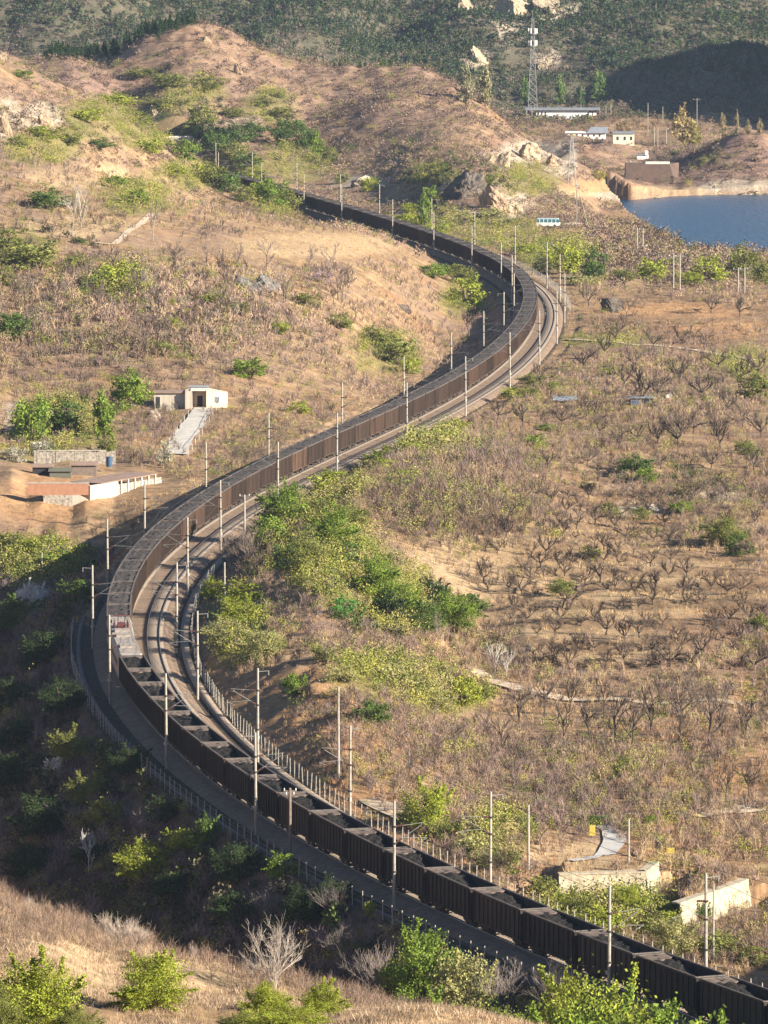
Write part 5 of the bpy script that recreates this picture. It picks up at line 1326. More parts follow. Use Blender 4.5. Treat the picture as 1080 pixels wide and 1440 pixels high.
# -- grass of the viewer's own slope
X, Y = fan_points(52000, -0.070, 0.045, 222, 306, r)
Z = ground(X, Y)
f = fbm(X, Y, 3.0, 3, 54)
ok = r.uniform(0, 1, len(X)) < 0.55 + 0.8 * f
X, Y, Z, f = X[ok], Y[ok], Z[ok], f[ok]
C = np.array([(0.48, 0.35, 0.23), (0.38, 0.27, 0.185), (0.28, 0.20, 0.145), (0.56, 0.44, 0.29), (0.18, 0.13, 0.10)])[r.integers(0, 5, len(X))] * r.uniform(0.7, 1.2, len(X))[:, None]
C = C * (0.72 + 0.42 * sstep(-0.5, 0.6, fbm(X, Y, 1.1, 2, 58)))[:, None]
scatter('dry_grass', [tuft_proto(380 + k, 10, 0.27, 0.016) for k in range(6)], np.stack([X, Y, Z - 0.01], -1), r.uniform(0.5, 1.5, len(X)), C, M_veg)
# darker dead weeds along the brow of that slope
X, Y = fan_points(5200, -0.070, 0.03, 262, 312, r); Z = ground(X, Y)
px, py = proj(X, Y, Z)
brow = 1268 + 0.16 * px + 0.00022 * px * px
ok = (np.abs(py - brow - 6) < 26 + 18 * fbm(X, Y, 4, 2, 55)) | (r.uniform(0, 1, len(X)) < 0.05 + 0.5 * sstep(0.25, 0.7, fbm(X, Y, 5, 2, 59)))
X, Y, Z = X[ok], Y[ok], Z[ok]
C = np.array([(0.22, 0.16, 0.125), (0.28, 0.20, 0.15), (0.17, 0.125, 0.10)])[r.integers(0, 3, len(X))]
scatter('dead_weeds', [scrub_proto(395 + k, 40, 0.8, 0.5, 0.012) for k in range(6)], np.stack([X, Y, Z - 0.02], -1), r.uniform(0.4, 1.15, len(X)), C, M_veg)

# -- pine woods and scrub of the far mountain
def pine_proto(seed, n=46):
    r_ = np.random.default_rng(seed)
    z = r_.uniform(0.12, 1.0, n) ** 0.8
    a = r_.uniform(0, 2 * np.pi, n); rad = (1.02 - z) * 0.40 * r_.uniform(0.5, 1.1, n) + 0.04
    Pp = np.stack([np.cos(a) * rad, np.sin(a) * rad, z], -1)
    V, F = leaves(Pp, 0.11, r_)
    return V, F, np.repeat(r_.uniform(0.6, 1.4, n), 4)
PINES = [pine_proto(400 + k) for k in range(5)]
X, Y = fan_points(36000, -0.075, 0.078, 2540, 3000, r); Z = ground(X, Y)
px, py = proj(X, Y, Z)
wood = img_zone(X, Y, Z, [(330, 10, 260, 60), (560, 40, 130, 80), (120, 5, 160, 40), (900, 20, 260, 70), (1030, 60, 160, 60), (840, 60, 80, 40), (590, 90, 90, 60)])
wood = 0.22 + 0.9 * wood + 0.85 * fbm(X, Y, 26, 3, 56)
ok = (r.uniform(0, 1, len(X)) < wood) & (Z > -6) & (py > -60)
X, Y, Z = X[ok], Y[ok], Z[ok]
C = np.array([(0.050, 0.078, 0.045), (0.062, 0.090, 0.045), (0.080, 0.105, 0.050), (0.045, 0.068, 0.048)])[r.integers(0, 4, len(X))]  # tones kept close to the ground's, haze softness put into the colour
scatter('pine_forest', PINES, np.stack([X, Y, Z - 0.1], -1), r.uniform(2.0, 3.8, len(X)), C, M_veg)
X, Y = fan_points(22000, -0.075, 0.078, 2500, 2950, r); Z = ground(X, Y)
C = np.array([(0.155, 0.125, 0.105), (0.11, 0.105, 0.07), (0.19, 0.15, 0.12), (0.085, 0.10, 0.045)])[r.integers(0, 4, len(X))]
scatter('far_scrub', [leafy_proto(420 + k, 34, 0.16) for k in range(4)], np.stack([X, Y, Z - 0.1], -1), r.uniform(1.0, 2.4, len(X)), C, M_veg)

# ------------------------------------------------------------------ single shrubs and trees
def crown_mesh(name, seed, n, leaf, ncl=22, shape='dome', shoots=10):
    """leaf clumps inside a unit-wide, unit-high crown"""
    r_ = np.random.default_rng(seed)
    if shape == 'dome':
        a = r_.uniform(0, 2 * np.pi, ncl); rad = 0.36 * np.sqrt(r_.uniform(0, 1, ncl)); zz = r_.uniform(0.12, 0.86, ncl) * (1 - (rad / 0.52) ** 2 * 0.75)
        c = np.stack([np.cos(a) * rad, np.sin(a) * rad, zz], -1); sg = r_.uniform(0.05, 0.10, ncl)
    elif shape == 'column':
        z = r_.uniform(0.15, 0.93, ncl); a = r_.uniform(0, 2 * np.pi, ncl); rad = 0.32 * np.sqrt(r_.uniform(0, 1, ncl)) * np.sin(np.pi * np.clip(z * 0.85 + 0.12, 0, 1))
        c = np.stack([np.cos(a) * rad, np.sin(a) * rad, z], -1); sg = r_.uniform(0.045, 0.085, ncl)
    else:                                                             # tree: crown on a clear stem
        a = r_.uniform(0, 2 * np.pi, ncl); rad = 0.36 * np.sqrt(r_.uniform(0, 1, ncl)); zz = 0.66 + r_.normal(0, 0.15, ncl)
        c = np.stack([np.cos(a) * rad, np.sin(a) * rad, np.clip(zz, 0.36, 0.92)], -1); sg = r_.uniform(0.05, 0.09, ncl)
    ct = r_.uniform(0.62, 1.30, ncl)
    i = r_.integers(0, ncl, n)
    P_ = c[i] + r_.normal(0, 1, (n, 3)) * sg[i][:, None] * (1.0, 1.0, 0.8)
    t = ct[i] * r_.uniform(0.75, 1.25, n)
    for k in range(shoots):                                           # sprays that break the outline
        j = r_.integers(0, ncl); dr = unit(c[j] - (0, 0, 0.25) + r_.normal(0, 0.12, 3)); q = max(6, n // 60)
        P_ = np.vstack([P_, c[j] + dr * np.linspace(0.05, 0.24, q)[:, None] + r_.normal(0, 0.012, (q, 3))]); t = np.r_[t, np.full(q, 1.15)]
    P_[:, 2] = np.maximum(P_[:, 2], 0.015)
    V, F = leaves(P_, leaf, r_, unit(P_ - (0, 0, 0.4)) * 0.5)
    return np_mesh(name, V, F, {'tint': np.repeat(t, 4)})
def stem_mesh(name, seed, nst=5, spread=0.3, top=0.7, rad=0.016):
    r_ = np.random.default_rng(seed); b = MB()
    for k in range(nst):
        a = r_.uniform(0, 6.28); q = spread * r_.uniform(0.3, 1)
        b.tube([(0.02 * math.cos(a), 0.02 * math.sin(a), -0.06), (q * 0.45 * math.cos(a), q * 0.45 * math.sin(a), top * 0.5), (q * math.cos(a + 0.2), q * math.sin(a + 0.2), top * r_.uniform(0.8, 1.1))], [rad, rad * 0.75, rad * 0.4], 4, caps=False)
    return b.mesh(name)
def plant_proto(name, crown, stem, part='crown', stempart='stem'):
    t = empty(name)
    c = link(part, crown, M_leaf, t); s = link(stempart, stem, M_bark, t)
    return t
SHRUB_FAR = [plant_proto('shrub', crown_mesh('crown', 500 + k, 1900, 0.031, 24 + 2 * k), stem_mesh('stem', 520 + k)) for k in range(4)]
SHRUB_MID = [plant_proto('shrub', crown_mesh('crown', 540 + k, 7600, 0.0150, 38, shoots=24), stem_mesh('stem', 550 + k)) for k in range(3)]
SHRUB_NEAR = [plant_proto('shrub', crown_mesh('crown', 560 + k, 15000, 0.0125, 80, shoots=36), stem_mesh('stem', 570 + k, 9, 0.35, 0.7, 0.008)) for k in range(3)]
COLUMN = [plant_proto('poplar_tree', crown_mesh('crown', 580 + k, 1300, 0.040, 28, 'column'), stem_mesh('trunk', 590 + k, 3, 0.14, 0.85, 0.02), stempart='trunk') for k in range(2)]
TREE = [plant_proto('leafy_tree', crown_mesh('crown', 600 + k, 18000, 0.0115, 60, 'dome', 14), stem_mesh('trunk', 610 + k, 4, 0.26, 0.7, 0.024), stempart='trunk') for k in range(3)]
proto_used = set()
def plant(protos, i, loc, w, h, colr, rz=None, bark=(0.13, 0.095, 0.07)):
    p = protos[i % len(protos)]
    o = copy_tree(p) if p.name in proto_used else p
    proto_used.add(p.name)
    o.location = loc
    o.scale = (w, w, h)
    o.rotation_euler = (0, 0, random.uniform(0, 6.28) if rz is None else rz)
    for c in KIDS[o.name]:
        c.color = (*bark, 1) if c.name.startswith(('stem', 'trunk', 'branch')) else (*colr, 1)
    return o
LEAFC = {'B': (0.165, 0.232, 0.042), 'G': (0.095, 0.145, 0.040), 'Y': (0.265, 0.300, 0.048), 'O': (0.190, 0.205, 0.062), 'P': (0.32, 0.31, 0.13), 'D': (0.045, 0.070, 0.030), 'W': (0.62, 0.61, 0.57), 'K': (0.40, 0.29, 0.30), 'T': (0.10, 0.24, 0.06)}
LEAFN = {'B': 'bright green', 'G': 'mid green', 'Y': 'yellow-green', 'O': 'olive green', 'P': 'pale yellowish', 'D': 'dark green', 'W': 'white-blossomed', 'K': 'pinkish', 'T': 'blue-green'}
def area(px, py, Y):
    if Y < 320: return "on the viewer's own dry slope"
    if Y > 1880 and px > 700: return 'beyond the lake'
    if py < 120 or (px < 250 and py < 235): return 'on the rocky spur and ridge'
    if py < 330 and px < 560: return 'by the tunnel end of the line' if px > 240 else 'on the brown ridge'
    if py < 345: return 'under the dark cliff'
    if px > 770 and py < 420: return 'by the lakeside scrub'
    if px > 540 and py < 440 and px < 770: return 'within the upper bend'
    if px < 520 and py < 470: return 'on the upper hillside scrub'
    if px < 440 and py < 660: return 'around the small white house'
    if px < 140 and py < 860: return 'below the brick yard'
    if px < 500 and 500 > py: return 'on the upper hillside scrub'
    if px > 690 and py < 780: return 'on the orchard plateau'
    if px > 690 and py < 950: return 'on the orchard terraces'
    if px > 600 and py > 1100 and px < 1080 and Y > 560: return 'near the stone retaining walls'
    if Y < 640 and px > 480: return 'below the train at the lower edge'
    if px < 520 and py > 940 and Y < 900 and px < 260: return 'in the shaded ravine'
    if py > 1150: return 'in the shaded ravine'
    return 'on the mound within the lower bend'
PL = []                                                               # (object, label stem, area, distance from the line, group)
def note(o, what, px, py, Y, cat, grp):
    d = abs(float(track_dist(np.array([o.location.x]), np.array([o.location.y]))[0][0]))
    PL.append((o, what, area(px, py, Y), d if d < 900 else Y, cat, grp))
# px, py (foot), width, height (pixels of the 1080-wide photo), colour
NEARBY = [(52, 1452, 120, 112, 'Y'), (2, 1458, 60, 70, 'O'), (215, 1416, 95, 84, 'Y'), (373, 1424, 66, 42, 'Y'), (455, 1430, 62, 50, 'Y'), (400, 1450, 100, 40, 'Y'), (340, 1452, 60, 34, 'O'), (110, 1456, 60, 40, 'O')]
for i, (px, py, w, h, c) in enumerate(NEARBY):
    x, y, z = hit(px, py, 205, 330); k = y / F_PX
    note(plant(SHRUB_NEAR, i, (x, y, z - 0.05), w * k * 1.25, h * k * 1.1, LEAFC[c]), LEAFN[c] + ' leafy shrub', px, py, y, 'shrub', 'green shrubs of the hillsides')
SHRUBS = """205 1240 80 62 Y;252 1205 48 45 Y;150 1160 55 44 O;290 1192 40 52 G;400 1232 48 38 B;100 1075 60 60 O;60 1180 90 70 D;20 1120 70 70 D;120 1130 60 50 O;45 1240 80 60 D;330 1240 70 60 D;180 1090 60 50 D;90 1010 70 60 D;250 1270 70 50 D;470 1275 60 50 D;430 1300 70 60 D;330 1300 70 50 D;130 1220 60 40 D;20 1000 60 50 D;60 940 70 60 D;20 890 70 60 G;110 850 50 40 G;80 800 60 30 B;30 800 60 26 O;120 785 40 22 B;10 775 50 30 O;60 775 60 24 Y;230 1160 50 45 D;20 1060 60 55 D;
520 1290 20 26 Y;
182 575 54 62 B;45 618 62 66 B;95 606 55 50 G;146 620 40 62 B;150 640 26 30 O;351 532 50 32 B;418 582 34 20 Y;20 478 60 42 G;120 418 36 16 B;165 402 72 36 Y;190 288 44 24 B;160 265 40 20 B;66 294 60 32 G;40 376 80 40 O;10 350 50 34 O;240 464 34 20 Y;610 392 36 26 B;560 512 52 40 O;655 432 52 46 Y;640 398 50 30 O;545 494 40 30 O;575 525 36 24 Y;475 462 40 24 O;430 430 40 20 O;300 425 40 18 Y;330 440 40 18 O;520 480 40 24 O;395 470 30 18 Y;110 375 40 20 O;230 500 40 22 O;10 400 30 30 O;
258 228 42 36 B;292 205 40 36 D;306 216 36 34 G;272 190 40 24 O;316 206 40 30 D;330 222 36 26 O;350 236 40 24 G;245 250 40 20 Y;380 290 46 44 B;300 262 44 36 O;318 270 40 32 G;345 284 34 24 O;400 294 44 30 O;418 300 44 26 P;282 252 30 26 Y;395 286 40 26 O;365 278 36 24 Y;430 214 30 40 G;445 222 26 36 B;466 226 26 22 O;396 206 36 30 G;285 182 36 42 O;240 122 56 22 O;300 125 50 20 O;350 195 50 26 G;330 205 44 30 G;410 190 50 26 G;360 255 40 22 Y;230 155 50 18 O;200 110 46 18 O;330 165 40 16 O;370 150 36 16 O;395 165 34 16 O;160 150 60 22 Y;120 170 50 20 Y;190 175 46 22 O;60 195 60 20 Y;140 210 40 18 G;210 215 50 22 Y;20 210 40 20 O;100 205 40 20 O;30 110 30 14 B;
597 318 24 44 B;604 290 26 30 B;575 305 26 22 Y;655 275 24 26 B;615 330 40 20 Y;650 318 40 22 P;690 310 50 20 P;560 322 50 20 Y;520 268 26 22 Y;480 258 26 18 O;690 262 20 20 O;710 320 44 18 P;
798 385 44 46 Y;838 392 48 46 G;770 378 40 30 Y;815 402 40 18 P;915 393 46 32 Y;993 398 52 42 Y;972 400 34 20 Y;1045 392 44 52 O;1075 400 30 40 O;940 380 40 18 O;875 395 40 18 O;740 360 40 20 Y;760 385 30 24 P;
750 630 36 22 B;766 606 28 12 B;893 672 46 38 G;910 680 30 26 B;855 724 40 20 Y;900 732 30 22 O;958 722 30 20 B;1018 768 58 46 O;1040 780 40 34 G;1072 890 40 30 O;790 838 38 28 O;830 786 34 20 O;780 548 22 14 B;1062 560 46 40 O;860 528 30 14 Y;1050 640 36 24 O;700 565 40 20 Y;720 545 36 20 O;745 560 26 20 O;
400 742 72 68 B;440 700 56 36 Y;380 770 50 50 B;470 770 66 62 B;430 810 66 60 O;490 800 50 46 G;530 840 64 64 B;560 870 70 58 B;590 888 64 50 G;640 890 66 64 B;660 870 50 40 G;548 872 44 44 D;610 850 46 40 D;483 868 46 32 T;340 880 60 50 Y;318 912 66 46 P;370 928 66 46 P;350 850 60 36 Y;414 980 32 38 B;525 1020 52 42 G;548 965 60 36 P;600 985 60 36 P;650 992 50 46 Y;620 630 50 30 Y;585 645 50 26 Y;540 665 46 24 Y;570 680 40 22 Y;660 700 50 24 P;500 660 50 24 Y;475 650 40 24 Y;510 690 50 22 P;560 720 40 20 P;600 705 40 20 O;420 690 50 28 Y;455 730 50 34 O;500 740 44 34 O;410 800 50 40 G;300 840 44 30 Y;600 640 60 24 P;640 610 40 24 Y;455 930 40 24 O;480 960 50 24 P;620 1000 40 24 P;680 985 40 30 O;
600 1170 70 84 Y;880 1094 36 36 O;916 1158 20 14 B;815 1304 54 62 O;850 1318 50 50 Y;886 1296 44 62 Y;950 1345 60 70 P;920 1320 40 44 O;1010 1345 60 40 O;790 1290 46 40 Y;760 1265 50 40 O;700 1225 60 40 O;660 1205 50 36 P;840 1160 60 16 G;720 1165 40 20 O;630 1185 40 40 O;985 1300 30 40 G;1060 1355 50 30 O;940 1310 36 34 Y"""
i = 0
for row in SHRUBS.replace('\n', '').split(';'):
    px, py, w, h, c = row.split(); px, py, w, h = map(float, (px, py, w, h))
    x, y, z = hit(px, py, 330); k = math.hypot(y, 0) / F_PX
    dd = float(track_dist(np.array([x]), np.array([y]))[0][0])
    if -6.4 < dd < 9.6 and y < 1950:                                  # keep clear of the line
        nd = -7.5 if dd < 1.5 else 11.0
        s = s_at_y(y); x, y = trk(s, nd)[:2]; x, y = float(x), float(y); z = float(ground(x, y))
    kind = 'shrub'
    PR = SHRUB_MID if w * h > 2600 and y < 1000 else SHRUB_FAR
    if h > 1.35 * w and y > 1000: PR = COLUMN; kind = 'poplar'
    gsz = 1.18 if y > 330 else 1.0
    note(plant(PR, i, (x, y, z - 0.06), w * k * gsz, h * k * 1.08, LEAFC[c]), LEAFN[c] + (' leafy shrub' if kind == 'shrub' else ' young poplar'), px, py, y, kind, 'green shrubs of the hillsides')
    i += 1
# taller growth on the bank below the train at the bottom of the view: px, distance, top row, width px, colour
for i, (px, yy, top, w, c, pr) in enumerate([(598, 566, 1282, 48, 'B', 0), (655, 556, 1318, 66, 'P', 0), (632, 548, 1372, 70, 'B', 0), (668, 536, 1402, 70, 'B', 0), (733, 536, 1398, 26, 'B', 0), (848, 520, 1352, 96, 'B', 1), (800, 530, 1368, 54, 'Y', 0), (832, 526, 1330, 66, 'Y', 1), (905, 512, 1382, 66, 'B', 0), (942, 512, 1398, 56, 'Y', 0), (988, 506, 1390, 76, 'B', 0), (1032, 500, 1420, 60, 'Y', 0), (760, 532, 1420, 40, 'O', 0), (700, 546, 1400, 40, 'O', 0), (880, 520, 1420, 60, 'G', 0), (565, 570, 1330, 40, 'O', 0), (610, 552, 1420, 60, 'O', 0)]):
    x = (px - 540) / F_PX * yy; z = float(ground(x, yy))
    zt = at_y(px, top, yy)[2]
    h = max(zt - z, 1.5); k = yy / F_PX
    if pr == 1: o = plant(TREE, i, (x, yy, z - 0.1), max(w * k * 1.35, h * 0.8), h, LEAFC[c])
    else: o = plant(SHRUB_MID, i, (x, yy, z - 0.1), max(w * k * 1.25, h * 0.85), h, LEAFC[c])
    note(o, LEAFN[c] + (' leafy tree' if pr else ' tall bush'), px, 1400, yy, 'tree' if pr else 'bush', 'leafy growth under the embankment')
# blossom
for i, (px, py, w, h, c, what) in enumerate([(45, 862, 56, 52, 'W', 'white-blossomed tree'), (82, 1092, 44, 34, 'W', 'white-blossomed bush'), (452, 398, 34, 22, 'K', 'pinkish blossoming bush'), (60, 640, 40, 26, 'W', 'whitish blossoming bush'), (232, 652, 26, 40, 'W', 'whitish blossoming bush'), (20, 650, 40, 26, 'W', 'whitish blossoming bush')]):
    x, y, z = hit(px, py, 330); k = y / F_PX
    o = plant(TREE if 'tree' in what else SHRUB_FAR, i, (x, y, z - 0.06), w * k, h * k, (0.68, 0.67, 0.64) if i < 2 else LEAFC[c] if i < 3 else (0.42, 0.40, 0.32))
    note(o, what, px, py, y, 'blossom tree' if 'tree' in what else 'blossom bush', 'blossoming trees and bushes')

# -- bare trees
def grow_tree(seed, style):
    """segments (p0, p1, r0, r1) of a leafless tree; level 0 goes to the trunk mesh"""
    r_ = random.Random(seed); segs = []
    def limb(p, d, ln, rad, lev, maxlev):
        n = 3 if lev < 2 else 2
        pts = [p]
        for k in range(n):
            d = (d + Vector((r_.gauss(0, 1), r_.gauss(0, 1), r_.gauss(0, 1) + (0.25 if lev else 0.0))) * (0.20 if lev else 0.07)).normalized()
            q = pts[-1] + d * (ln / n)
            segs.append((pts[-1], q, rad * (1 - 0.55 * k / n), rad * (1 - 0.55 * (k + 1) / n), lev))
            pts.append(q)
        if lev >= maxlev: return
        if style == 'orchard': nb = (5, 5, 5)[lev] if lev < 3 else 3
        elif style == 'tall': nb = (6, 4, 4)[lev] if lev < 3 else 3
        else: nb = (16, 6, 5)[lev] if lev < 3 else 3
        for k in range(nb):
            t = 1.0 if (lev == 0 and style == 'orchard') else r_.uniform(0.35, 1.0)
            if lev == 0 and style == 'bush': t = r_.uniform(0.05, 0.6)
            i = min(int(t * n), n - 1); base = pts[i].lerp(pts[i + 1], t * n - i if t < 1 else 1.0)
            a = 2 * math.pi * (k + r_.random() * 0.7) / nb
            if lev == 0:
                out = {'orchard': 0.85, 'tall': 0.62, 'bush': 0.52}[style]
                nd = Vector((math.cos(a) * out, math.sin(a) * out, r_.uniform(0.55, 1.0)))
            else:
                nd = d + Vector((r_.gauss(0, 0.5), r_.gauss(0, 0.5), r_.gauss(0.32 if style != 'orchard' else 0.22, 0.35)))
            f = {'orchard': (1.9, 0.62, 0.6), 'tall': (0.62, 0.6, 0.62), 'bush': (1.5, 0.5, 0.55)}[style]
            limb(base, nd.normalized(), ln * f[min(lev, 2)] * r_.uniform(0.75, 1.15), rad * 0.56, lev + 1, maxlev)
    if style == 'orchard': limb(Vector((0, 0, -0.1)), Vector((0, 0, 1)), 0.30, 0.050, 0, 3)
    elif style == 'tall': limb(Vector((0, 0, -0.05)), Vector((0, 0, 1)), 0.66, 0.026, 0, 3)
    else: limb(Vector((0, 0, -0.05)), Vector((0, 0, 1)), 0.30, 0.007, 0, 3)
    top = max(s_[1].z for s_ in segs)
    return [(a / top, b / top, r0 / top, r1 / top, l) for a, b, r0, r1, l in segs]
def tree_meshes(seed, style, rmin=0.0035):
    tv, tf, bv, bf = [], [], [], []
    for a, b, r0, r1, lev in grow_tree(seed, style):
        V_, F_ = (tv, tf) if lev == 0 else (bv, bf)
        d = (b - a).normalized(); u = d.orthogonal().normalized(); w = d.cross(u)
        n = 5 if lev == 0 else 3; o = len(V_)
        r0, r1 = max(r0, rmin), max(r1, rmin * 0.6)
        for p, rr in ((a, r0), (b, r1)):
            for k in range(n):
                t = 2 * math.pi * k / n
                V_.append(p + (u * math.cos(t) + w * math.sin(t)) * rr)
        for k in range(n): F_.append((o + k, o + (k + 1) % n, o + n + (k + 1) % n, o + n + k))
    out = []
    for nm, V_, F_ in (('trunk', tv, tf), ('branches', bv, bf)):
        me = bpy.data.meshes.new(nm); me.from_pydata([tuple(v) for v in V_], [], F_); me.update(); out.append(me)
    return out
def bare_proto(name, seed, style, rmin=0.0035):
    t = empty(name); tr, br = tree_meshes(seed, style, rmin)
    link('trunk', tr, M_bark, t); link('branches', br, M_bark, t)
    return t
ORCH = [bare_proto('orchard_tree', 700 + k, 'orchard', 0.0048) for k in range(12)]
TALL = [bare_proto('bare_tree', 730 + k, 'tall', 0.0058) for k in range(5)]
BUSHB = [bare_proto('bare_bush', 750 + k, 'bush', 0.0019) for k in range(4)]
def bare(protos, i, px, py, w, h, bark, what, cat, grp, ymin=330, spread=1.0):
    x, y, z = hit(px, py, ymin)
    dd = float(track_dist(np.array([x]), np.array([y]))[0][0])
    if -7 < dd < 10.5 and y < 1950: return
    k = y / F_PX
    o = plant(protos, i, (x, y, z), w * k * spread, h * k, bark, bark=bark)
    for c in KIDS[o.name]: c.color = (*bark, 1)
    note(o, what, px, py, y, cat, grp)
rr = random.Random(5)
n_o = 0
# rows of small orchard trees on the terraced slope
for row in range(13):
    py = 706 + row * 17.5 + (row * row) * 0.15
    x0 = 672 + max(0, (row - 6)) * 12
    px = x0 + rr.uniform(0, 20)
    while px < 1075:
        if rr.random() < 0.74:
            h = (24 + row * 0.7) * rr.uniform(0.55, 1.35)
            bare(ORCH, rr.randrange(99), px, py + rr.uniform(-6, 6), h * 1.0, h, (0.085, 0.060, 0.046), 'small gnarled leafless orchard tree', 'orchard tree', 'orchard trees on the terraced slope')
        px += rr.uniform(17, 30)
for i, (px, py, h) in enumerate([(700, 520, 34), (730, 510, 38), (760, 540, 36), (790, 500, 36), (820, 520, 40), (850, 500, 34), (880, 545, 46), (905, 570, 60), (925, 560, 50), (955, 540, 44), (985, 560, 40), (1010, 520, 40), (1040, 540, 38), (1065, 530, 42), (700, 590, 34), (735, 600, 36), (790, 600, 40), (825, 585, 34), (845, 612, 36), (870, 630, 36), (895, 620, 34), (925, 625, 40), (945, 615, 36), (975, 610, 40), (1012, 632, 50), (952, 628, 54), (1045, 600, 38), (1070, 615, 38), (800, 450, 34), (828, 430, 34), (880, 445, 30), (920, 490, 36), (960, 485, 34), (866, 482, 40), (1000, 440, 30), (1040, 445, 32), (1060, 660, 34), (1000, 660, 34), (930, 660, 30), (770, 660, 30), (826, 655, 30), (755, 495, 30), (890, 520, 34), (1025, 580, 36), (990, 490, 34)]):
    bare(ORCH, i, px, py, h * 0.9, h, (0.085, 0.062, 0.05), 'grey-brown leafless orchard tree', 'orchard tree', 'orchard trees on the plateau')
for i, (px, py, h) in enumerate([(732, 1032, 76), (765, 1010, 64), (792, 1046, 70), (830, 1056, 84), (800, 1010, 60), (866, 1048, 84), (888, 1054, 76), (915, 1036, 84), (955, 1042, 88), (975, 1010, 70), (996, 1050, 92), (1012, 1030, 76), (1050, 1040, 70), (930, 1000, 60), (850, 1010, 60), (705, 1060, 60), (680, 1040, 50), (770, 1070, 50), (1052, 1135, 70), (1020, 1128, 60), (640, 1060, 50), (610, 1085, 54), (574, 1100, 50)]):
    bare(TALL, i, px, py, h * 0.85, h, (0.075, 0.055, 0.045), 'tall dark leafless tree', 'tree', 'tall bare trees along the dirt path')
for i in range(58):
    px, py = rr.uniform(0, 520), rr.uniform(372, 505)
    if px > 430 and py > 470: continue
    h = rr.uniform(34, 58)
    bare(TALL, i, px, py, h * 0.85, h, rr.choice([(0.17, 0.125, 0.10), (0.21, 0.16, 0.13), (0.13, 0.10, 0.08)]), 'slender leafless tree in the hillside scrub', 'tree', 'bare trees of the upper hillside')
for i, (px, py, w, h, bk, what) in enumerate([(124, 1238, 28, 76, (0.55, 0.54, 0.52), 'slender white-blossomed tree in the ravine'), (215, 340, 26, 60, (0.36, 0.32, 0.27), 'pale twiggy leafless tree'), (205, 494, 52, 62, (0.17, 0.12, 0.10), 'spreading reddish leafless tree'), (102, 336, 40, 78, (0.36, 0.32, 0.27), 'tall pale leafless tree'), (115, 325, 34, 68, (0.34, 0.30, 0.25), 'pale leafless tree'), (696, 950, 36, 50, (0.42, 0.39, 0.35), 'white-trunked leafless tree'), (712, 952, 30, 40, (0.50, 0.47, 0.43), 'pale-trunked leafless tree'), (460, 932, 52, 40, (0.17, 0.14, 0.10), 'low spreading leafless tree'), (660, 480, 56, 52, (0.16, 0.11, 0.09), 'wide reddish leafless tree by the line'), (615, 920, 22, 64, (0.22, 0.17, 0.15), 'slim leafless tree'), (970, 480, 50, 40, (0.16, 0.12, 0.09), 'spreading leafless tree beside the pale path'), (875, 270, 20, 24, (0.16, 0.12, 0.10), 'leafless shoreline tree'), (820, 300, 26, 26, (0.22, 0.17, 0.13), 'leafless tree near the bus'), (650, 285, 30, 26, (0.2, 0.15, 0.12), 'leafless tree below the dark cliff')]):
    bare(TALL, i, px, py, w, h, bk, what, 'tree', None)
for i, (px, py, w, h, bk, what, ym) in enumerate([(388, 1393, 120, 122, (0.46, 0.40, 0.34), 'big pale leafless bush on the brow', 205), (165, 1331, 64, 54, (0.42, 0.35, 0.29), 'pale thorny leafless bush on the brow', 205), (192, 1335, 56, 52, (0.36, 0.29, 0.24), 'thorny leafless bush on the brow', 205), (150, 1328, 30, 50, (0.38, 0.31, 0.26), 'small thorny leafless bush on the brow', 205), (42, 1290, 18, 40, (0.34, 0.28, 0.23), 'thin leafless sapling on the brow', 205), (122, 1316, 18, 36, (0.34, 0.28, 0.23), 'thin leafless sapling on the brow', 205), (272, 1352, 16, 34, (0.32, 0.26, 0.22), 'thin leafless sapling on the brow', 205), (470, 1290, 60, 56, (0.30, 0.26, 0.23), 'greyish leafless bush beside the fence', 330), (100, 1170, 60, 50, (0.26, 0.23, 0.20), 'greyish leafless bush in the ravine', 330), (215, 1175, 60, 44, (0.24, 0.21, 0.19), 'greyish leafless bush in the ravine', 330), (380, 1290, 60, 50, (0.22, 0.19, 0.17), 'greyish leafless bush in the ravine', 330), (530, 1400, 80, 80, (0.24, 0.2, 0.18), 'greyish leafless bush in the ravine', 330), (480, 1350, 80, 60, (0.2, 0.17, 0.15), 'greyish leafless bush in the ravine', 330), (700, 1420, 90, 80, (0.24, 0.2, 0.18), 'greyish leafless bush below the train', 330), (775, 1420, 70, 80, (0.24, 0.2, 0.18), 'greyish leafless bush below the train', 330), (325, 800, 60, 60, (0.26, 0.20, 0.16), 'dense brown leafless bush at the bend', 330), (350, 790, 60, 60, (0.26, 0.20, 0.16), 'dense brown leafless bush at the bend', 330), (730, 1245, 90, 60, (0.20, 0.15, 0.12), 'wide leafless bush beyond the train', 330), (700, 1235, 60, 60, (0.20, 0.15, 0.12), 'leafless bush beyond the train', 330)]):
    bare(BUSHB, i, px, py, w, h, bk, what, 'bush', 'leafless bushes around the ravine' if ym > 300 else 'leafless bushes along the brow', ym)
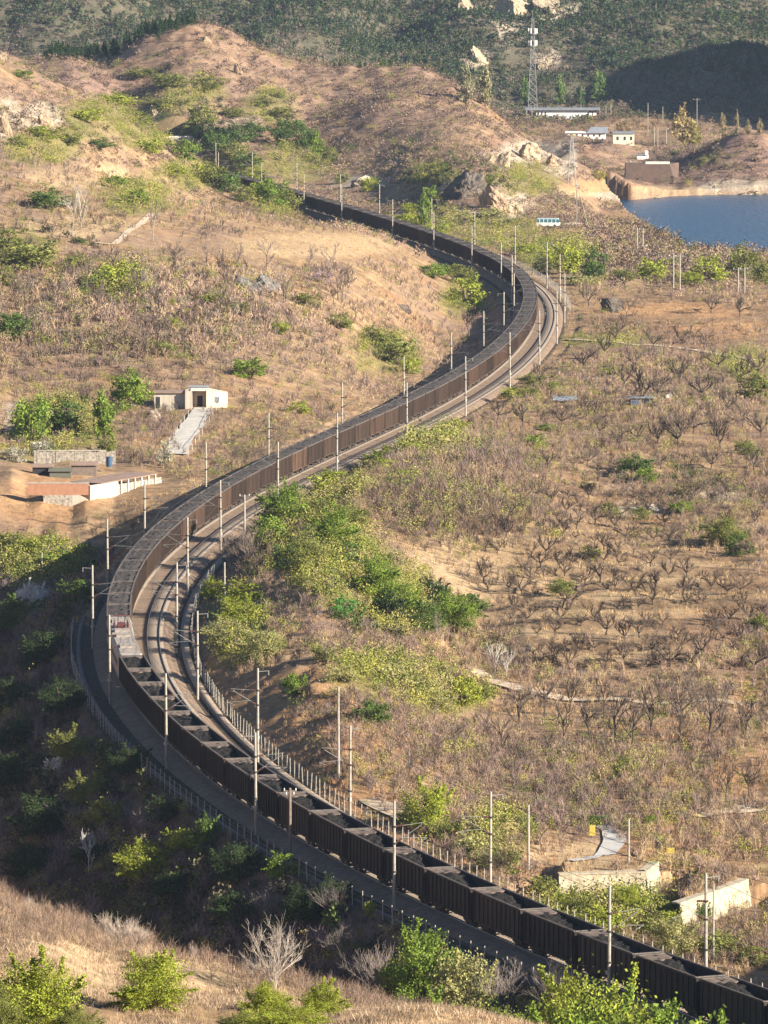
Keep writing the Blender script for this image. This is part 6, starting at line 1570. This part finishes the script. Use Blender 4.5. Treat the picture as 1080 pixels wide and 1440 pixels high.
# pines along the far ridge
def crest(px, dy):
    yy = np.linspace(1960, 2180, 200); xx = (px - 540) / F_PX * yy
    g_ = ground(xx, yy); j = int(np.argmax((g_ - HCAM) / yy))
    y = float(yy[j] + dy); x = (px - 540) / F_PX * y
    return x, y, float(ground(x, y))
def pine_meshes(seed):
    V, F, t = pine_proto(seed, 240)
    r_ = np.random.default_rng(seed)
    n = 260; z = r_.uniform(0.10, 1.0, n) ** 0.85; a = r_.uniform(0, 6.28, n); rad = (1.04 - z) * 0.42 * r_.uniform(0.35, 1.05, n) * (0.75 + 0.25 * np.sin(z * 34))
    V, F = leaves(np.stack([np.cos(a) * rad, np.sin(a) * rad, z], -1), 0.06, r_)
    return np_mesh('crown', V, F, {'tint': np.repeat(r_.uniform(0.6, 1.4, n), 4)})
PINE = [plant_proto('pine_tree', pine_meshes(800 + k), stem_mesh('trunk', 810 + k, 1, 0.02, 0.8, 0.02), stempart='trunk') for k in range(4)]
ridge = [(62, 98), (80, 92), (100, 84), (120, 76), (145, 62), (165, 54), (185, 47), (205, 40), (225, 34), (245, 27), (262, 22), (280, 20)]
for i in range(120):
    t = rr.uniform(0, len(ridge) - 1.01); k = int(t); f = t - k
    px = ridge[k][0] + (ridge[k + 1][0] - ridge[k][0]) * f; py = ridge[k][1] + (ridge[k + 1][1] - ridge[k][1]) * f + rr.uniform(2, 14) * (1.6 if px < 160 else 0.8)
    x, y, z = crest(px, rr.uniform(-16, 8)); hh = rr.uniform(3.2, 5.4)
    note(plant(PINE, i, (x, y, z - 0.1), hh * 0.8, hh, (0.035, 0.062, 0.026)), 'dark green pine on the far hill crest', px, py, y, 'pine tree', 'pines along the far hill crest')
for i in range(22):
    px = rr.uniform(425, 600); py = 88 + (px - 440) * 0.03 + rr.uniform(0, 8)
    x, y, z = crest(px, rr.uniform(-4, 12)); hh = rr.uniform(1.8, 3.4)
    note(plant(PINE, i, (x, y, z - 0.1), hh * 0.9, hh, (0.05, 0.085, 0.03)), 'small green pine along the far saddle', px, py, y, 'pine tree', 'pines along the far saddle')
# poplars and willows round the station beyond the lake
for i, (px, py, w, h, c, bk) in enumerate([(655, 146, 34, 52, (0.25, 0.24, 0.15), 'pale grey-green bare-topped poplar'), (682, 150, 34, 54, (0.28, 0.26, 0.15), 'pale straw-coloured poplar'), (738, 148, 18, 38, (0.14, 0.22, 0.06), 'green poplar behind the mast'), (788, 148, 22, 38, (0.14, 0.22, 0.06), 'green poplar behind the white hall'), (842, 146, 30, 44, (0.15, 0.23, 0.07), 'leafy green poplar'), (868, 140, 20, 26, (0.14, 0.2, 0.07), 'leafy green poplar'), (815, 150, 24, 28, (0.11, 0.17, 0.07), 'leafy green poplar'), (960, 205, 50, 54, (0.34, 0.27, 0.13), 'broad straw-coloured willow'), (975, 205, 34, 36, (0.30, 0.27, 0.09), 'yellowish willow'), (875, 192, 28, 26, (0.30, 0.22, 0.13), 'brownish poplar before the pale house'), (1016, 190, 18, 30, (0.30, 0.25, 0.14), 'straw-coloured poplar above the rocky shore'), (1036, 190, 12, 32, (0.32, 0.27, 0.16), 'thin straw-coloured poplar above the rocky shore'), (1052, 190, 12, 22, (0.30, 0.25, 0.15), 'thin straw-coloured poplar'), (1068, 190, 14, 22, (0.30, 0.25, 0.15), 'thin straw-coloured poplar'), (990, 232, 20, 16, (0.24, 0.24, 0.10), 'pale bush on the peninsula'), (842, 252, 24, 16, (0.34, 0.30, 0.09), 'yellow bush by the far shore')]):
    x, y, z = hit(px, py, 1950); k = y / F_PX
    note(plant(COLUMN if h > w * 0.95 else SHRUB_FAR, i, (x, y, z - 0.2), w * k, h * k, c), bk, px, py, y, 'tree' if h > 17 else 'bush', 'poplars and willows beyond the lake')

# labels: look, place, and the count outwards from the line where several share both
bykey = {}
for row in PL: bykey.setdefault((row[1], row[2]), []).append(row)
for (what, ar), rows in bykey.items():
    rows.sort(key=lambda q: q[3])
    for n, (o, _, _, dd, cat, grp) in enumerate(rows):
        many = len(rows) > 12
        lab = f'{what} {ar}' if what.count(' on ') + what.count(' in ') + what.count(' by ') + what.count(' beside ') + what.count(' behind ') + what.count(' below ') + what.count(' along ') + what.count(' beyond ') + what.count(' above ') + what.count(' near ') + what.count(' at the ') + what.count(' before ') == 0 else what
        if len(rows) > 1 and not many: lab += f', {ordinal(n + 1)} from the railway'
        tag(o, lab, cat, grp or (('scattered ' + cat + 's') if len(rows) > 1 else None))
        if many and not grp: o['group'] = what + ' ' + ar
HAZE = 0.00003
# ------------------------------------------------------------------ the air: thin even haze over the whole valley
m = bpy.data.materials.new('thin_haze')
m.use_nodes = True
nt = m.node_tree
nt.nodes.remove(nt.nodes['Principled BSDF'])
pv = nt.nodes.new('ShaderNodeVolumePrincipled')
pv.inputs['Color'].default_value = (0.58, 0.74, 1.0, 1)
pv.inputs['Density'].default_value = HAZE
pv.inputs['Anisotropy'].default_value = 0.2
nt.links.new(pv.outputs[0], nt.nodes['Material Output'].inputs['Volume'])
zlo = float(GZ.min()) - 1.0; zhi = max(float(GZ.max()), HCAM) + 4.0
hz = MB().box(-1300, 1300, -60, 5300, zlo, zhi).build('haze', m)
tag(hz, kind='stuff')
